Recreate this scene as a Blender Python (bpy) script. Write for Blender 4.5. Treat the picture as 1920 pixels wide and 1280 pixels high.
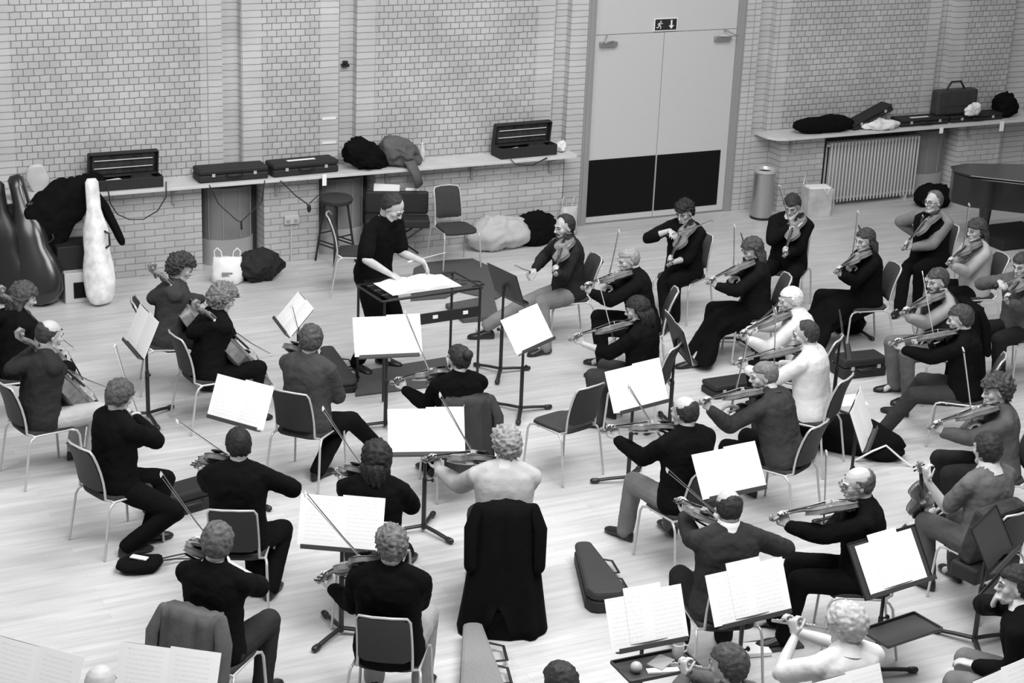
import bpy, math, random
import numpy as np
from mathutils import Vector, Matrix, noise
random.seed(7)
S = bpy.context.scene
for o in list(bpy.data.objects): bpy.data.objects.remove(o)
COL = S.collection
R = math.radians
# ---------------------------------------------------------------- camera (balcony view of the hall)
CAM = Vector((0, 0, 6.118)); FPX = 3389.5
FW = Vector((0.43417929, 0.83796601, -0.33060748)); RT = Vector((0.89345276, -0.44743768, 0.03926445)); UP = Vector((0.11502397, 0.31242997, 0.94295122))
cd = bpy.data.cameras.new('camera'); cam = bpy.data.objects.new('camera', cd); COL.objects.link(cam)
m = Matrix((RT, UP, -FW)).transposed().to_4x4(); m.translation = CAM; cam.matrix_world = m
cd.sensor_fit = 'HORIZONTAL'; cd.sensor_width = 36; cd.lens = FPX / 1920 * 36; cd.clip_end = 200
S.camera = cam
# ---------------------------------------------------------------- light: soft overhead hall lighting
w = bpy.data.worlds.new('hall'); S.world = w; w.use_nodes = True
w.node_tree.nodes['Background'].inputs[0].default_value = (1, 1, 1, 1)
w.node_tree.nodes['Background'].inputs[1].default_value = 0.21
def area(name, loc, size, power, aim):
    d = bpy.data.lights.new(name, 'AREA'); d.shape = 'RECTANGLE'; d.size, d.size_y = size; d.energy = power
    o = bpy.data.objects.new(name, d); COL.objects.link(o); o.location = loc
    o.rotation_euler = (Vector(aim) - Vector(loc)).to_track_quat('-Z', 'Y').to_euler(); return o
area('ceiling_lamp_front', (5.5, 7, 8.6), (6, 4), 920, (5.8, 9.5, 0))
area('ceiling_lamp_middle', (9, 13.0, 8.6), (8, 3), 600, (9, 13.6, 0))
area('ceiling_lamp_side', (-1, 12, 7.5), (3, 4), 300, (6, 14.5, 0.5))
S.view_settings.view_transform = 'Standard'; S.view_settings.look = 'None'; S.view_settings.gamma = 1
S.view_settings.use_curve_mapping = False; S.view_settings.exposure = 0.05

def ray(px, py): return FW + RT * ((px - 960) / FPX) - UP * ((py - 640) / FPX)
def at(px, py, h=0.0):          # the place in the hall, h metres above the floor, seen at a spot of the photograph
    d = ray(px, py); return CAM + d * ((h - CAM.z) / d.z)
def atw(px, py, y):             # the same on a vertical plane parallel to the back wall
    d = ray(px, py); return CAM + d * (y / d.y)
# ---------------------------------------------------------------- materials
MATS = {}
def mat(name, v, rough=0.8, bump=0, bscale=60, var=0, vscale=8, metal=0, spec=0.5, coat=0):
    if name in MATS: return MATS[name]
    m = bpy.data.materials.new(name); m.use_nodes = True; nt = m.node_tree; b = nt.nodes['Principled BSDF']
    b.inputs['Base Color'].default_value = (v, v, v, 1); b.inputs['Roughness'].default_value = rough
    b.inputs['Metallic'].default_value = metal; b.inputs['Specular IOR Level'].default_value = spec
    if coat: b.inputs['Coat Weight'].default_value = coat; b.inputs['Coat Roughness'].default_value = 0.15
    tc = nt.nodes.new('ShaderNodeTexCoord')
    if var:
        n = nt.nodes.new('ShaderNodeTexNoise'); n.inputs['Scale'].default_value = vscale; n.inputs['Detail'].default_value = 5
        r = nt.nodes.new('ShaderNodeMapRange'); r.inputs[1].default_value = .3; r.inputs[2].default_value = .7
        r.inputs[3].default_value = v * (1 - var); r.inputs[4].default_value = v * (1 + var)
        nt.links.new(tc.outputs['Object'], n.inputs['Vector']); nt.links.new(n.outputs['Fac'], r.inputs[0]); nt.links.new(r.outputs[0], b.inputs['Base Color'])
    if bump:
        n = nt.nodes.new('ShaderNodeTexNoise'); n.inputs['Scale'].default_value = bscale; n.inputs['Detail'].default_value = 4
        u = nt.nodes.new('ShaderNodeBump'); u.inputs['Strength'].default_value = bump; u.inputs['Distance'].default_value = .01
        nt.links.new(tc.outputs['Object'], n.inputs['Vector']); nt.links.new(n.outputs['Fac'], u.inputs['Height']); nt.links.new(u.outputs[0], b.inputs['Normal'])
    MATS[name] = m; return m
def cloth(v):
    if v < .02: v *= .55
    return mat('cloth_%03d' % round(v * 1000), v, .95, .55 if v < .2 else .3, 16 if v < .2 else 26, .12 if v < .3 else .05, 9, spec=.08)
def hairm(v): return mat('hair_%03d' % round(v * 1000), v, .6, .6 if v < .15 else .3, 120, .5 if v < .15 else .3, 38, spec=.3)
M = dict(
    skin=mat('skin', .50, .5, .05, 30, .08, 14, spec=.4), black=mat('black_plastic', .012, .45), blackm=mat('black_painted_steel', .014, .4),
    deskm=mat('stand_desk', .045, .5), chrome=mat('pale_tube', .55, .3, metal=.25), fabric=mat('chair_fabric', .055, .95, .3, 260, .2, 120, spec=.1),
    fabback=mat('chair_back_board', .014, .6), paper=mat('paper', .95, .7), varnish=mat('varnish', .19, .25, 0, 1, .35, 12, coat=.6, spec=.6),
    varnish2=mat('pale_varnish', .30, .25, 0, 1, .25, 12, coat=.5), ebony=mat('ebony', .012, .3), wood=mat('bow_wood', .12, .35), horse=mat('bow_hair', .6, .6),
    ivory=mat('bridge_wood', .6, .5), shoe=mat('shoe_leather', .012, .4), shoel=mat('worn_shoe', .06, .6), eye=mat('eye_white', .28, .4), iris=mat('iris', .015, .15),
    brow=mat('eyebrow', .06, .9), lip=mat('lips', .24, .5), lens=mat('spectacle_rim', .03, .3), white=mat('white_plastic', .85, .4), steel=mat('brushed_steel', .45, .32, .04, 90, metal=.8),
    darkcloth=cloth(.012), case=mat('case_fabric', .016, .7, .3, 90), casein=mat('case_lining', .03, .9, .2, 90, .5, 14), doorp=mat('door_paint', .56, .5, .03, 200, .02, 60),
    kick=mat('kick_plate', .008, .8, spec=.1), framew=mat('door_frame', .30, .5), shelf=mat('shelf_board', .62, .6, .05, 40, .06, 5), carpet=mat('mat_carpet', .09, .98, .5, 300, .12, 90),
    drum=mat('convector_steel', .20, .5), drumd=mat('dark_board', .035, .6), rad=mat('radiator_paint', .52, .45), piano=mat('piano_black', .006, .18, coat=.5))

def brick(name, bw, rh, v1, v2, vm, axis='xz', offs=.5, freq=2):
    m = bpy.data.materials.new(name); m.use_nodes = True; nt = m.node_tree; b = nt.nodes['Principled BSDF']; L = nt.links.new
    tc = nt.nodes.new('ShaderNodeTexCoord'); sp = nt.nodes.new('ShaderNodeSeparateXYZ'); cb = nt.nodes.new('ShaderNodeCombineXYZ')
    L(tc.outputs['Object'], sp.inputs[0]); L(sp.outputs['X' if axis == 'xz' else 'Y'], cb.inputs[0]); L(sp.outputs['Z'], cb.inputs[1])
    wob = nt.nodes.new('ShaderNodeTexNoise'); wob.inputs['Scale'].default_value = 9; wob.inputs['Detail'].default_value = 3; L(tc.outputs['Object'], wob.inputs['Vector'])
    ad = nt.nodes.new('ShaderNodeMixRGB'); ad.blend_type = 'LINEAR_LIGHT'; ad.inputs[0].default_value = .008; L(cb.outputs[0], ad.inputs[1]); L(wob.outputs['Color'], ad.inputs[2])
    t = nt.nodes.new('ShaderNodeTexBrick'); t.offset = offs; t.offset_frequency = freq; t.squash = 1
    for k, v in (('Scale', 1), ('Mortar Size', .0052), ('Mortar Smooth', .25), ('Bias', 0), ('Brick Width', bw), ('Row Height', rh)): t.inputs[k].default_value = v
    t.inputs['Color1'].default_value = (v1,) * 3 + (1,); t.inputs['Color2'].default_value = (v2,) * 3 + (1,); t.inputs['Mortar'].default_value = (vm,) * 3 + (1,)
    L(ad.outputs[0], t.inputs['Vector'])
    n = nt.nodes.new('ShaderNodeTexNoise'); n.inputs['Scale'].default_value = 1.3; n.inputs['Detail'].default_value = 6; L(tc.outputs['Object'], n.inputs['Vector'])
    mr = nt.nodes.new('ShaderNodeMapRange'); mr.inputs[1].default_value = .3; mr.inputs[2].default_value = .7; mr.inputs[3].default_value = .86; mr.inputs[4].default_value = 1.08; L(n.outputs['Fac'], mr.inputs[0])
    mu = nt.nodes.new('ShaderNodeMixRGB'); mu.blend_type = 'MULTIPLY'; mu.inputs[0].default_value = 1; L(t.outputs['Color'], mu.inputs[1]); L(mr.outputs[0], mu.inputs[2])
    L(mu.outputs[0], b.inputs['Base Color']); b.inputs['Roughness'].default_value = .75
    bp = nt.nodes.new('ShaderNodeBump'); bp.invert = True; bp.inputs['Strength'].default_value = .6; bp.inputs['Distance'].default_value = .008
    L(t.outputs['Fac'], bp.inputs['Height']); L(bp.outputs[0], b.inputs['Normal']); MATS[name] = m; return m
HEAD = brick('header_bond_brick', .1125, .075, .46, .54, .20)
PIL = brick('pilaster_brick', .4, .075, .52, .57, .30, offs=0, freq=1)
PILY = brick('pilaster_side_brick', .4, .075, .54, .60, .20, 'yz', offs=0, freq=1)
DADO = brick('dado_brick', .225, .075, .46, .53, .27)

def floormat():
    m = bpy.data.materials.new('hardwood_floor'); m.use_nodes = True; nt = m.node_tree; b = nt.nodes['Principled BSDF']; L = nt.links.new
    tc = nt.nodes.new('ShaderNodeTexCoord'); t = nt.nodes.new('ShaderNodeTexBrick'); t.offset = .37; t.offset_frequency = 3
    for k, v in (('Scale', 1), ('Mortar Size', .0016), ('Mortar Smooth', .3), ('Bias', -.1), ('Brick Width', 1.7), ('Row Height', .075)): t.inputs[k].default_value = v
    t.inputs['Color1'].default_value = (.58,) * 3 + (1,); t.inputs['Color2'].default_value = (.51,) * 3 + (1,); t.inputs['Mortar'].default_value = (.40,) * 3 + (1,)
    L(tc.outputs['Object'], t.inputs['Vector'])
    mp = nt.nodes.new('ShaderNodeMapping'); mp.inputs['Scale'].default_value = (1.1, 9, 1); L(tc.outputs['Object'], mp.inputs['Vector'])
    n = nt.nodes.new('ShaderNodeTexNoise'); n.inputs['Scale'].default_value = 1.6; n.inputs['Detail'].default_value = 7; L(mp.outputs[0], n.inputs['Vector'])
    mr = nt.nodes.new('ShaderNodeMapRange'); mr.inputs[1].default_value = .3; mr.inputs[2].default_value = .7; mr.inputs[3].default_value = .87; mr.inputs[4].default_value = 1.09; L(n.outputs['Fac'], mr.inputs[0])
    n2 = nt.nodes.new('ShaderNodeTexNoise'); n2.inputs['Scale'].default_value = 1.1; n2.inputs['Detail'].default_value = 4; L(tc.outputs['Object'], n2.inputs['Vector'])
    mr2 = nt.nodes.new('ShaderNodeMapRange'); mr2.inputs[1].default_value = .35; mr2.inputs[2].default_value = .65; mr2.inputs[3].default_value = .92; mr2.inputs[4].default_value = 1.05; L(n2.outputs['Fac'], mr2.inputs[0])
    a = nt.nodes.new('ShaderNodeMixRGB'); a.blend_type = 'MULTIPLY'; a.inputs[0].default_value = 1; L(t.outputs['Color'], a.inputs[1]); L(mr.outputs[0], a.inputs[2])
    c = nt.nodes.new('ShaderNodeMixRGB'); c.blend_type = 'MULTIPLY'; c.inputs[0].default_value = 1; L(a.outputs[0], c.inputs[1]); L(mr2.outputs[0], c.inputs[2])
    L(c.outputs[0], b.inputs['Base Color']); b.inputs['Roughness'].default_value = .42; b.inputs['Specular IOR Level'].default_value = .4; MATS['floor'] = m; return m
FLOOR = floormat()
def sheetmat():
    m = bpy.data.materials.new('printed_music'); m.use_nodes = True; nt = m.node_tree; b = nt.nodes['Principled BSDF']; L = nt.links.new
    tc = nt.nodes.new('ShaderNodeTexCoord'); sp = nt.nodes.new('ShaderNodeSeparateXYZ'); L(tc.outputs['Object'], sp.inputs[0])
    def math_(op, a, bb=None):
        n = nt.nodes.new('ShaderNodeMath'); n.operation = op
        if hasattr(a, 'links'): L(a, n.inputs[0])
        else: n.inputs[0].default_value = a
        if bb is not None:
            if hasattr(bb, 'links'): L(bb, n.inputs[1])
            else: n.inputs[1].default_value = bb
        return n.outputs[0]
    # staves: dark bands every 27 mm, with notes broken up by noise; margins kept clear
    st = math_('LESS_THAN', math_('FRACT', math_('DIVIDE', math_('ADD', sp.outputs['Y'], 5), .027)), .42)
    ln = math_('LESS_THAN', math_('FRACT', math_('DIVIDE', math_('ADD', sp.outputs['Y'], 5), .0027)), .35)
    no = nt.nodes.new('ShaderNodeTexNoise'); no.inputs['Scale'].default_value = 150; L(tc.outputs['Object'], no.inputs['Vector'])
    nn = math_('GREATER_THAN', no.outputs['Fac'], .6)
    ink = math_('MULTIPLY', st, math_('MAXIMUM', math_('MULTIPLY', ln, .5), nn))
    ax = math_('ABSOLUTE', math_('SUBTRACT', math_('ABSOLUTE', sp.outputs['X']), .14)); mg = math_('LESS_THAN', ax, .105)
    my = math_('LESS_THAN', math_('ABSOLUTE', sp.outputs['Y']), .15)
    ink = math_('MULTIPLY', math_('MULTIPLY', ink, mg), my)
    r = nt.nodes.new('ShaderNodeMapRange'); r.inputs[3].default_value = .96; r.inputs[4].default_value = .74; L(ink, r.inputs[0]); L(r.outputs[0], b.inputs['Base Color'])
    b.inputs['Roughness'].default_value = .7; MATS['music'] = m; return m
MUSIC = sheetmat()

# ---------------------------------------------------------------- mesh helpers
class MB:
    def __init__(s): s.v = []; s.f = []
    def add(s, vs, fs):
        k = len(s.v); s.v += [Vector(v) for v in vs]; s.f += [tuple(i + k for i in f) for f in fs]; return s
    def box(s, c, size, rot=None, taper=1.0):
        x, y, z = (q / 2 for q in size); P = []
        for dz in (-1, 1):
            t = taper if dz > 0 else 1
            for dx, dy in ((-1, -1), (1, -1), (1, 1), (-1, 1)): P.append(Vector((dx * x * t, dy * y * t, dz * z)))
        if rot is not None: P = [rot @ q for q in P]
        return s.add([Vector(c) + q for q in P], [(3, 2, 1, 0), (4, 5, 6, 7), (0, 1, 5, 4), (1, 2, 6, 5), (2, 3, 7, 6), (3, 0, 4, 7)])
    def loft(s, rings, cap=True):
        n = len(rings[0]); vs = [q for r in rings for q in r]; fs = []
        for i in range(len(rings) - 1):
            for j in range(n):
                a = i * n + j; b = i * n + (j + 1) % n; fs.append((a, b, b + n, a + n))
        if cap: fs.append(tuple(range(n))[::-1]); fs.append(tuple(range((len(rings) - 1) * n, len(rings) * n)))
        return s.add(vs, fs)
    def tube(s, pts, r, n=10, flat=1.0, ref=None, round_=True):
        pts = [Vector(p) for p in pts]; rs = r if isinstance(r, (list, tuple)) else [r] * len(pts); rings = []
        T = []
        for i in range(len(pts)):
            d = (pts[min(i + 1, len(pts) - 1)] - pts[max(i - 1, 0)]); T.append(d.normalized() if d.length > 1e-9 else Vector((0, 0, 1)))
        up = Vector(ref) if ref is not None else (Vector((0, 0, 1)) if abs(T[0].z) < .9 else Vector((1, 0, 0)))
        P2 = []; 
        for i, p in enumerate(pts):
            u = up - T[i] * up.dot(T[i]); u = u.normalized() if u.length > 1e-6 else T[i].orthogonal().normalized()
            if ref is None: up = u
            w_ = T[i].cross(u); P2.append((p, T[i], u, w_, rs[i]))
        def ring(p, u, w_, r): return [p + w_ * (math.cos(2 * math.pi * k / n) * r) + u * (math.sin(2 * math.pi * k / n) * r * flat) for k in range(n)]
        if round_:
            p, t, u, w_, r = P2[0]
            for a in (80, 50, 25): rings.append(ring(p - t * r * math.sin(R(a)), u, w_, r * math.cos(R(a))))
        for p, t, u, w_, r in P2: rings.append(ring(p, u, w_, r))
        if round_:
            p, t, u, w_, r = P2[-1]
            for a in (25, 50, 80): rings.append(ring(p + t * r * math.sin(R(a)), u, w_, r * math.cos(R(a))))
        return s.loft(rings)
    def ell(s, c, r, rot=None, n=14, m_=9):
        rings = []
        for i in range(m_ + 1):
            a = math.pi * (i + .02) / (m_ + .04) - math.pi / 2; q = []
            for j in range(n):
                b = 2 * math.pi * j / n; v = Vector((r[0] * math.cos(a) * math.cos(b), r[1] * math.cos(a) * math.sin(b), r[2] * math.sin(a)))
                if rot is not None: v = rot @ v
                q.append(Vector(c) + v)
            rings.append(q)
        return s.loft(rings)
    def prism(s, poly, z0, z1, fn=None):   # polygon in xy extruded; fn maps a point
        f = fn or (lambda q: q); n = len(poly)
        vs = [f(Vector((x, y, z0))) for x, y in poly] + [f(Vector((x, y, z1))) for x, y in poly]
        return s.add(vs, [tuple(range(n))[::-1], tuple(range(n, 2 * n))] + [(i, (i + 1) % n, n + (i + 1) % n, n + i) for i in range(n)])
    def lathe(s, prof, c=(0, 0, 0), n=24):
        return s.loft([[Vector(c) + Vector((r * math.cos(2 * math.pi * k / n), r * math.sin(2 * math.pi * k / n), z)) for k in range(n)] for r, z in prof])
    def xf(s, M4): s.v = [M4 @ v for v in s.v]; return s
    def noise(s, amp, sc, seed=0):
        o = Vector((seed * 3.1, seed * 1.7, 0)); s.v = [v + noise.noise_vector(v * sc + o) * amp for v in s.v]; return s
    def mesh(s, name):
        me = bpy.data.meshes.new(name); me.from_pydata(s.v, [], s.f); me.update(); return me
    def build(s, name, material, parent=None, smooth=True, bev=0, **kw):
        me = s.mesh(name); o = bpy.data.objects.new(name, me); COL.objects.link(o); o.data.materials.append(material)
        if parent is not None: o.parent = parent
        if smooth:
            for p in me.polygons: p.use_smooth = True
            if smooth == 'auto': me.set_sharp_from_angle(angle=R(40))
        if bev:
            b = o.modifiers.new('bevel', 'BEVEL'); b.width = bev; b.segments = 2; b.limit_method = 'ANGLE'; b.angle_limit = R(40)
        if 'label' in kw: tag(o, **kw)
        return o
def tag(o, label=None, cat=None, group=None, kind=None):
    if label: o['label'] = label
    if cat: o['category'] = cat
    if group: o['group'] = group
    if kind: o['kind'] = kind
    return o
def empty(name, loc, rz=0, **kw):
    o = bpy.data.objects.new(name, None); COL.objects.link(o); o.location = loc; o.rotation_euler = (0, 0, rz); o.empty_display_size = .1
    return tag(o, **kw)
def copy_tree(o, parent=None):
    c = o.copy(); COL.objects.link(c); c.parent = parent
    for ch in KIDS.get(o.name, []): copy_tree(ch, c)
    return c
KIDS = {}
def register(root):
    for o in bpy.data.objects:
        if o.parent is not None: KIDS.setdefault(o.parent.name, [])
    for o in bpy.data.objects:
        if o.parent is not None and o not in KIDS[o.parent.name]: KIDS[o.parent.name].append(o)
def remesh(o, vox, smooth=3, disp=0, dscale=.12, fac=.5):
    r = o.modifiers.new('remesh', 'REMESH'); r.mode = 'VOXEL'; r.voxel_size = vox; r.use_smooth_shade = True
    if smooth: q = o.modifiers.new('smooth', 'SMOOTH'); q.iterations = smooth; q.factor = fac
    if disp:
        k = 'folds%.2f' % dscale
        t = bpy.data.textures.get(k) or bpy.data.textures.new(k, 'CLOUDS'); t.noise_scale = dscale; t.noise_depth = 2
        d = o.modifiers.new('folds', 'DISPLACE'); d.texture = t; d.strength = disp; d.texture_coords = 'LOCAL'; d.mid_level = .5
    return o
def struct(o): o['kind'] = 'structure'; return o
# ---------------------------------------------------------------- the hall: brick back wall with pilasters, dado, door, floor
D = 19.15
fl = MB(); fl.add([(-6, 2, 0), (24, 2, 0), (24, 19.6, 0), (-6, 19.6, 0), (-6, 2, -.1), (24, 2, -.1), (24, 19.6, -.1), (-6, 19.6, -.1)], [(0, 1, 2, 3), (7, 6, 5, 4), (4, 5, 1, 0), (5, 6, 2, 1), (6, 7, 3, 2), (7, 4, 0, 3)])
struct(fl.build('floor', FLOOR, smooth=False))
HT = 6.5
wall = empty('wall_back', (0, 0, 0)); struct(wall)
def block(mb, x0, x1, y0, y1, z0, z1): return mb.box(((x0 + x1) / 2, (y0 + y1) / 2, (z0 + z1) / 2), (x1 - x0, y1 - y0, z1 - z0))
pan = MB(); pil = MB(); rec = MB(); side = MB()
# x spans read along the wall: header-bond panels, plain pilaster strips, recessed slots
for a, b in ((-4, 2.2), (3.86, 5.92), (6.62, 7.33), (8.0, 10.1), (13.75, 15.98), (16.66, 17.5)): block(pan, a, b, D, D + .4, 1.0, HT)
for a, b in ((2.2, 3.86), (5.92, 6.17), (6.39, 6.62), (7.33, 7.55), (7.77, 8.0), (10.1, 10.32), (10.55, 10.78), (13.07, 13.29), (13.53, 13.75), (15.98, 16.21), (16.45, 16.66)): block(pil, a, b, D, D + .4, 1.0 if not 10 < a < 13.4 or a < 10.2 else 0, HT)
for a, b in ((6.17, 6.39), (7.55, 7.77), (10.32, 10.55), (13.29, 13.53), (16.21, 16.45)): block(rec, a, b, D + .115, D + .4, 0, HT)
block(rec, 17.5, 24, D + .12, D + .4, 0, HT)
pan.build('brick_panel', HEAD, wall, smooth=False); pil.build('pilaster', PIL, wall, smooth=False); rec.build('recess', PIL, wall, smooth=False)
# over the door
ov = MB(); block(ov, 10.78, 13.07, D + .06, D + .4, 3.35, HT); ov.build('over_door', PIL, wall, smooth=False)
# dado: the thicker wall below the shelf, with niches for the convectors
dd = MB(); Y1 = 18.9
for a, b in ((-4, 5.83), (6.56, 7.22), (7.92, 10.40), (13.62, 14.30), (16.55, 17.3)): block(dd, a, b, Y1, D + .2, 0, 1.0)
dd.build('dado_brickwork', DADO, wall, smooth=False)
nb = MB()
for a, b in ((5.83, 6.56), (7.22, 7.92)): block(nb, a, b, D + .02, D + .3, 0, 1.0)
nb.build('niche_back', M['drumd'], wall, smooth=False)
nr = MB()
for a, b in ((10.40, 10.56), (13.29, 13.62), (14.30, 16.55), (17.3, 24)): block(nr, a, b, D + .02, D + .3, 0, 1.0)
nr.build('niche_brickwork', PIL, wall, smooth=False)
# door
door = struct(empty('door_1', (11.92, D, 0)))
def rel(mb, root): o = root.location; mb.v = [v - o for v in mb.v]; return mb
for a, b, n in ((10.89, 11.888, 'leaf'), (11.896, 12.96, 'leaf')):
    q = MB(); block(q, a, b, D + .03, D + .075, .015, 2.385); rel(q, door).build('door_leaf', M['doorp'], door, smooth=False, bev=.002)
    k = MB(); block(k, max(a, 10.91) if a < 11 else a + .008, b - .008 if a < 11 else 12.86, D + .024, D + .03, .095, .825); rel(k, door).build('kick_plate', M['kick'], door, smooth=False)
q = MB(); block(q, 10.89, 12.96, D + .035, D + .08, 2.392, 3.35); rel(q, door).build('overpanel', M['doorp'], door, smooth=False)
q = MB(); block(q, 10.89, 12.96, D + .09, D + .1, 0, 2.4); rel(q, door).build('door_backing', M['kick'], door, smooth=False)
for x0, x1 in ((10.78, 10.89), (12.96, 13.07)):
    q = MB(); block(q, x0, x1, D - .012, D + .1, 0, 3.35); block(q, x0 + .03, x1 - .03, D - .022, D, 0, 3.35); rel(q, door).build('door_frame', M['framew'], door, smooth=False, bev=.003)
q = MB(); block(q, 10.78, 13.07, D, D + .03, 0, .012); rel(q, door).build('threshold', M['steel'], door, smooth=False)
def closer(x, flip):
    c = empty('door_closer', (x, D + .03, 2.28), label='grey overhead closer on the %s door leaf' % ('left' if flip < 0 else 'right'), cat='door closer')
    b = MB(); b.box((0, -.03, 0), (.24, .055, .06)); b.build('closer_body', M['steel'], c, smooth=False, bev=.01)
    a = MB(); a.tube([(-.06 * flip, -.05, .035), (.13 * flip, -.17, .05), (.02 * flip, -.02, .11)], .009); a.build('closer_arm', M['steel'], c)
closer(11.08, -1); closer(12.74, 1)
sg = empty('exit_sign', (11.895, D + .03, 2.485), label='small dark emergency exit sign with running figure and arrow above the doors', cat='exit sign')
q = MB(); q.box((0, -.006, 0), (.34, .012, .16)); q.build('sign_border', M['white'], sg, smooth=False)
q = MB(); q.box((0, -.0135, 0), (.31, .004, .135)); q.build('sign_panel', mat('sign_dark', .02, .4), sg, smooth=False)
q = MB(); fy = lambda v: Vector((v.x, -.017 - v.z, v.y))
def stroke(mb, a, b, w_):
    a = Vector(a).to_2d(); b = Vector(b).to_2d(); d = (b - a).normalized(); n_ = Vector((-d.y, d.x)) * w_ / 2
    return mb.prism([tuple(a - n_), tuple(b - n_), tuple(b + n_), tuple(a + n_)], 0, .002, fy)
q.prism([(-.077 + .010 * math.cos(t * .7854), .040 + .010 * math.sin(t * .7854)) for t in range(8)], 0, .002, fy)
for a, b, w_ in (((-.083, .028, 0), (-.098, -.008, 0), .018), ((-.085, .022, 0), (-.060, .010, 0), .008), ((-.06, .010, 0), (-.048, .02, 0), .007), ((-.086, .024, 0), (-.112, .016, 0), .008), ((-.112, .016, 0), (-.118, -.004, 0), .007), ((-.097, -.006, 0), (-.073, -.022, 0), .011), ((-.073, -.022, 0), (-.078, -.052, 0), .009), ((-.100, -.006, 0), (-.110, -.032, 0), .011), ((-.110, -.032, 0), (-.138, -.036, 0), .009)): stroke(q, a, b, w_)
q.build('running_figure', M['white'], sg, smooth=False)
q = MB(); stroke(q, (.078, .055, 0), (.078, -.012, 0), .022); q.prism([(.078, -.055), (.115, -.012), (.098, -.012), (.058, -.012), (.041, -.012)], 0, .002, fy); q.build('down_arrow', M['white'], sg, smooth=False)
# call point, socket, vent strips on the wall
q = MB(); q.box((7.665, D + .09, 2.17), (.085, .05, .03)); q.box((7.665, D + .09, 2.205), (.05, .05, .03)); cp = q.build('wall_sensor', M['black'], smooth=False, label='small dark sensor fixed in the brick recess', cat='sensor')
for z in (1.585, 1.30):
    q = MB(); q.box((7.435, D - .004, z), (.17, .008, .028)); q.build('wall_plate', M['white'], smooth=False, label='%s of two thin pale strips fixed to the brick pilaster' % ('upper' if z > 1.4 else 'lower'), cat='strip')
so = empty('power_socket', (6.88, Y1, .50), label='pale double power socket on the low brick wall beside the stool', cat='socket')
q = MB(); q.box((0, -.02, 0), (.17, .04, .10)); q.build('socket_box', M['rad'], so, smooth=False, bev=.006)
for dx in (-.045, .045):
    q = MB(); q.box((dx, -.043, -.012), (.04, .006, .035)); q.build('socket_face', M['framew'], so, smooth=False)
q = MB(); block(q, 6.873, 6.887, Y1 - .015, Y1, 0, .45); q.v = [v - Vector((6.88, Y1, .5)) for v in q.v]; q.build('conduit', M['rad'], so, smooth=False)
# shelves
q = MB(); q.prism([(-4, 18.70), (10.47, 18.70), (10.50, 18.74), (10.50, D), (-4, D)], 1.0, 1.035)
tag(q.build('wall_shelf', M['shelf'], smooth=False, bev=.004), label='long pale shelf along the brick wall left of the doors', cat='shelf')
q = MB(); q.prism([(13.35, 18.86), (13.42, 18.74), (13.55, 18.70), (19.5, 18.70), (19.5, D), (13.35, D)], 1.0, 1.035)
tag(q.build('wall_shelf', M['shelf'], smooth=False, bev=.004), label='long pale shelf above the radiator right of the doors', cat='shelf')
for x in (5.5, 6.7, 8.05, 9.15, 10.2, 13.75, 16.7):
    q = MB(); q.box((x, 18.885, .90), (.03, .03, .20)); q.box((x, 18.82, .985), (.03, .16, .03)); struct(q.build('trim_%d' % (x * 10), M['framew'], smooth=False))
# half-round convectors below the shelf
def convector(x, label):
    c = empty('convector', (x, D, 0), label=label, cat='heater')
    n = 18; r = .29
    def half(r, z0, z1): return [(r * math.cos(math.pi + math.pi * k / n), .62 * r * math.sin(math.pi + math.pi * k / n)) for k in range(n + 1)]
    q = MB(); q.prism(half(r, 0, 0), .30, .90); q.build('casing', M['drum'], c, smooth='auto')
    q = MB(); q.prism(half(r + .012, 0, 0), 0, .30); q.build('plinth', mat('convector_plinth', .36, .6), c, smooth='auto')
    q = MB(); q.prism(half(r + .01, 0, 0), .90, .93); q.build('cap', M['drumd'], c, smooth='auto')
    for t in (.18, .39, .61, .82):
        a = math.pi + math.pi * t; q = MB(); q.box((r * math.cos(a), .62 * r * math.sin(a) - .002, .60), (.008, .012, .58)); q.build('seam_strip', M['framew'], c, smooth=False)
convector(6.2, 'rounded grey convector below the shelf behind the plastic carrier bag'); convector(7.57, 'rounded grey convector below the shelf behind the round stool'); convector(16.2, 'rounded grey convector below the shelf right of the ribbed radiator')
rd = empty('radiator', (15.13, 18.9, 0), label='pale ribbed column radiator below the right-hand shelf', cat='radiator')
for i in range(27):
    x = -.72 + i * .0554; q = MB(); q.tube([(x, -.02, .07), (x, -.02, .86)], .0145, 8); q.tube([(x, .09, .07), (x, .09, .86)], .0145, 8); q.tube([(x, -.02, .86), (x, .09, .86)], .017, 8); q.build('radiator_column', M['rad'], rd)
q = MB(); q.box((0, .17, .47), (1.5, .01, .86)); q.build('gap_shade_board', M['drumd'], rd, smooth=False)  # dark board added behind the columns, its colour stands in for the shaded gaps
q = MB(); q.tube([(-.75, .03, .10), (.75, .03, .10)], .02); q.tube([(-.75, .03, .83), (.75, .03, .83)], .02); q.build('header_pipe', M['rad'], rd)
q = MB(); q.box((-.6, .03, .035), (.03, .1, .07)); q.box((.6, .03, .035), (.03, .1, .07)); q.build('radiator_foot', M['rad'], rd, smooth=False)
bn = empty('pedal_bin', (13.26, 18.72, 0), label='brushed steel cylindrical waste bin right of the doors', cat='bin')
q = MB(); q.lathe([(.13, .012), (.14, .02), (.14, .60), (.13, .61)]); q.build('bin_body', M['steel'], bn, smooth='auto')
q = MB(); q.lathe([(.145, 0), (.148, .015), (.145, .03)]); q.build('bin_base', M['black'], bn, smooth='auto')
q = MB(); q.lathe([(.143, .61), (.147, .63), (.146, .65), (.138, .655), (.13, .64), (.12, .60)]); q.build('bin_rim', M['chrome'], bn, smooth='auto')
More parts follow.
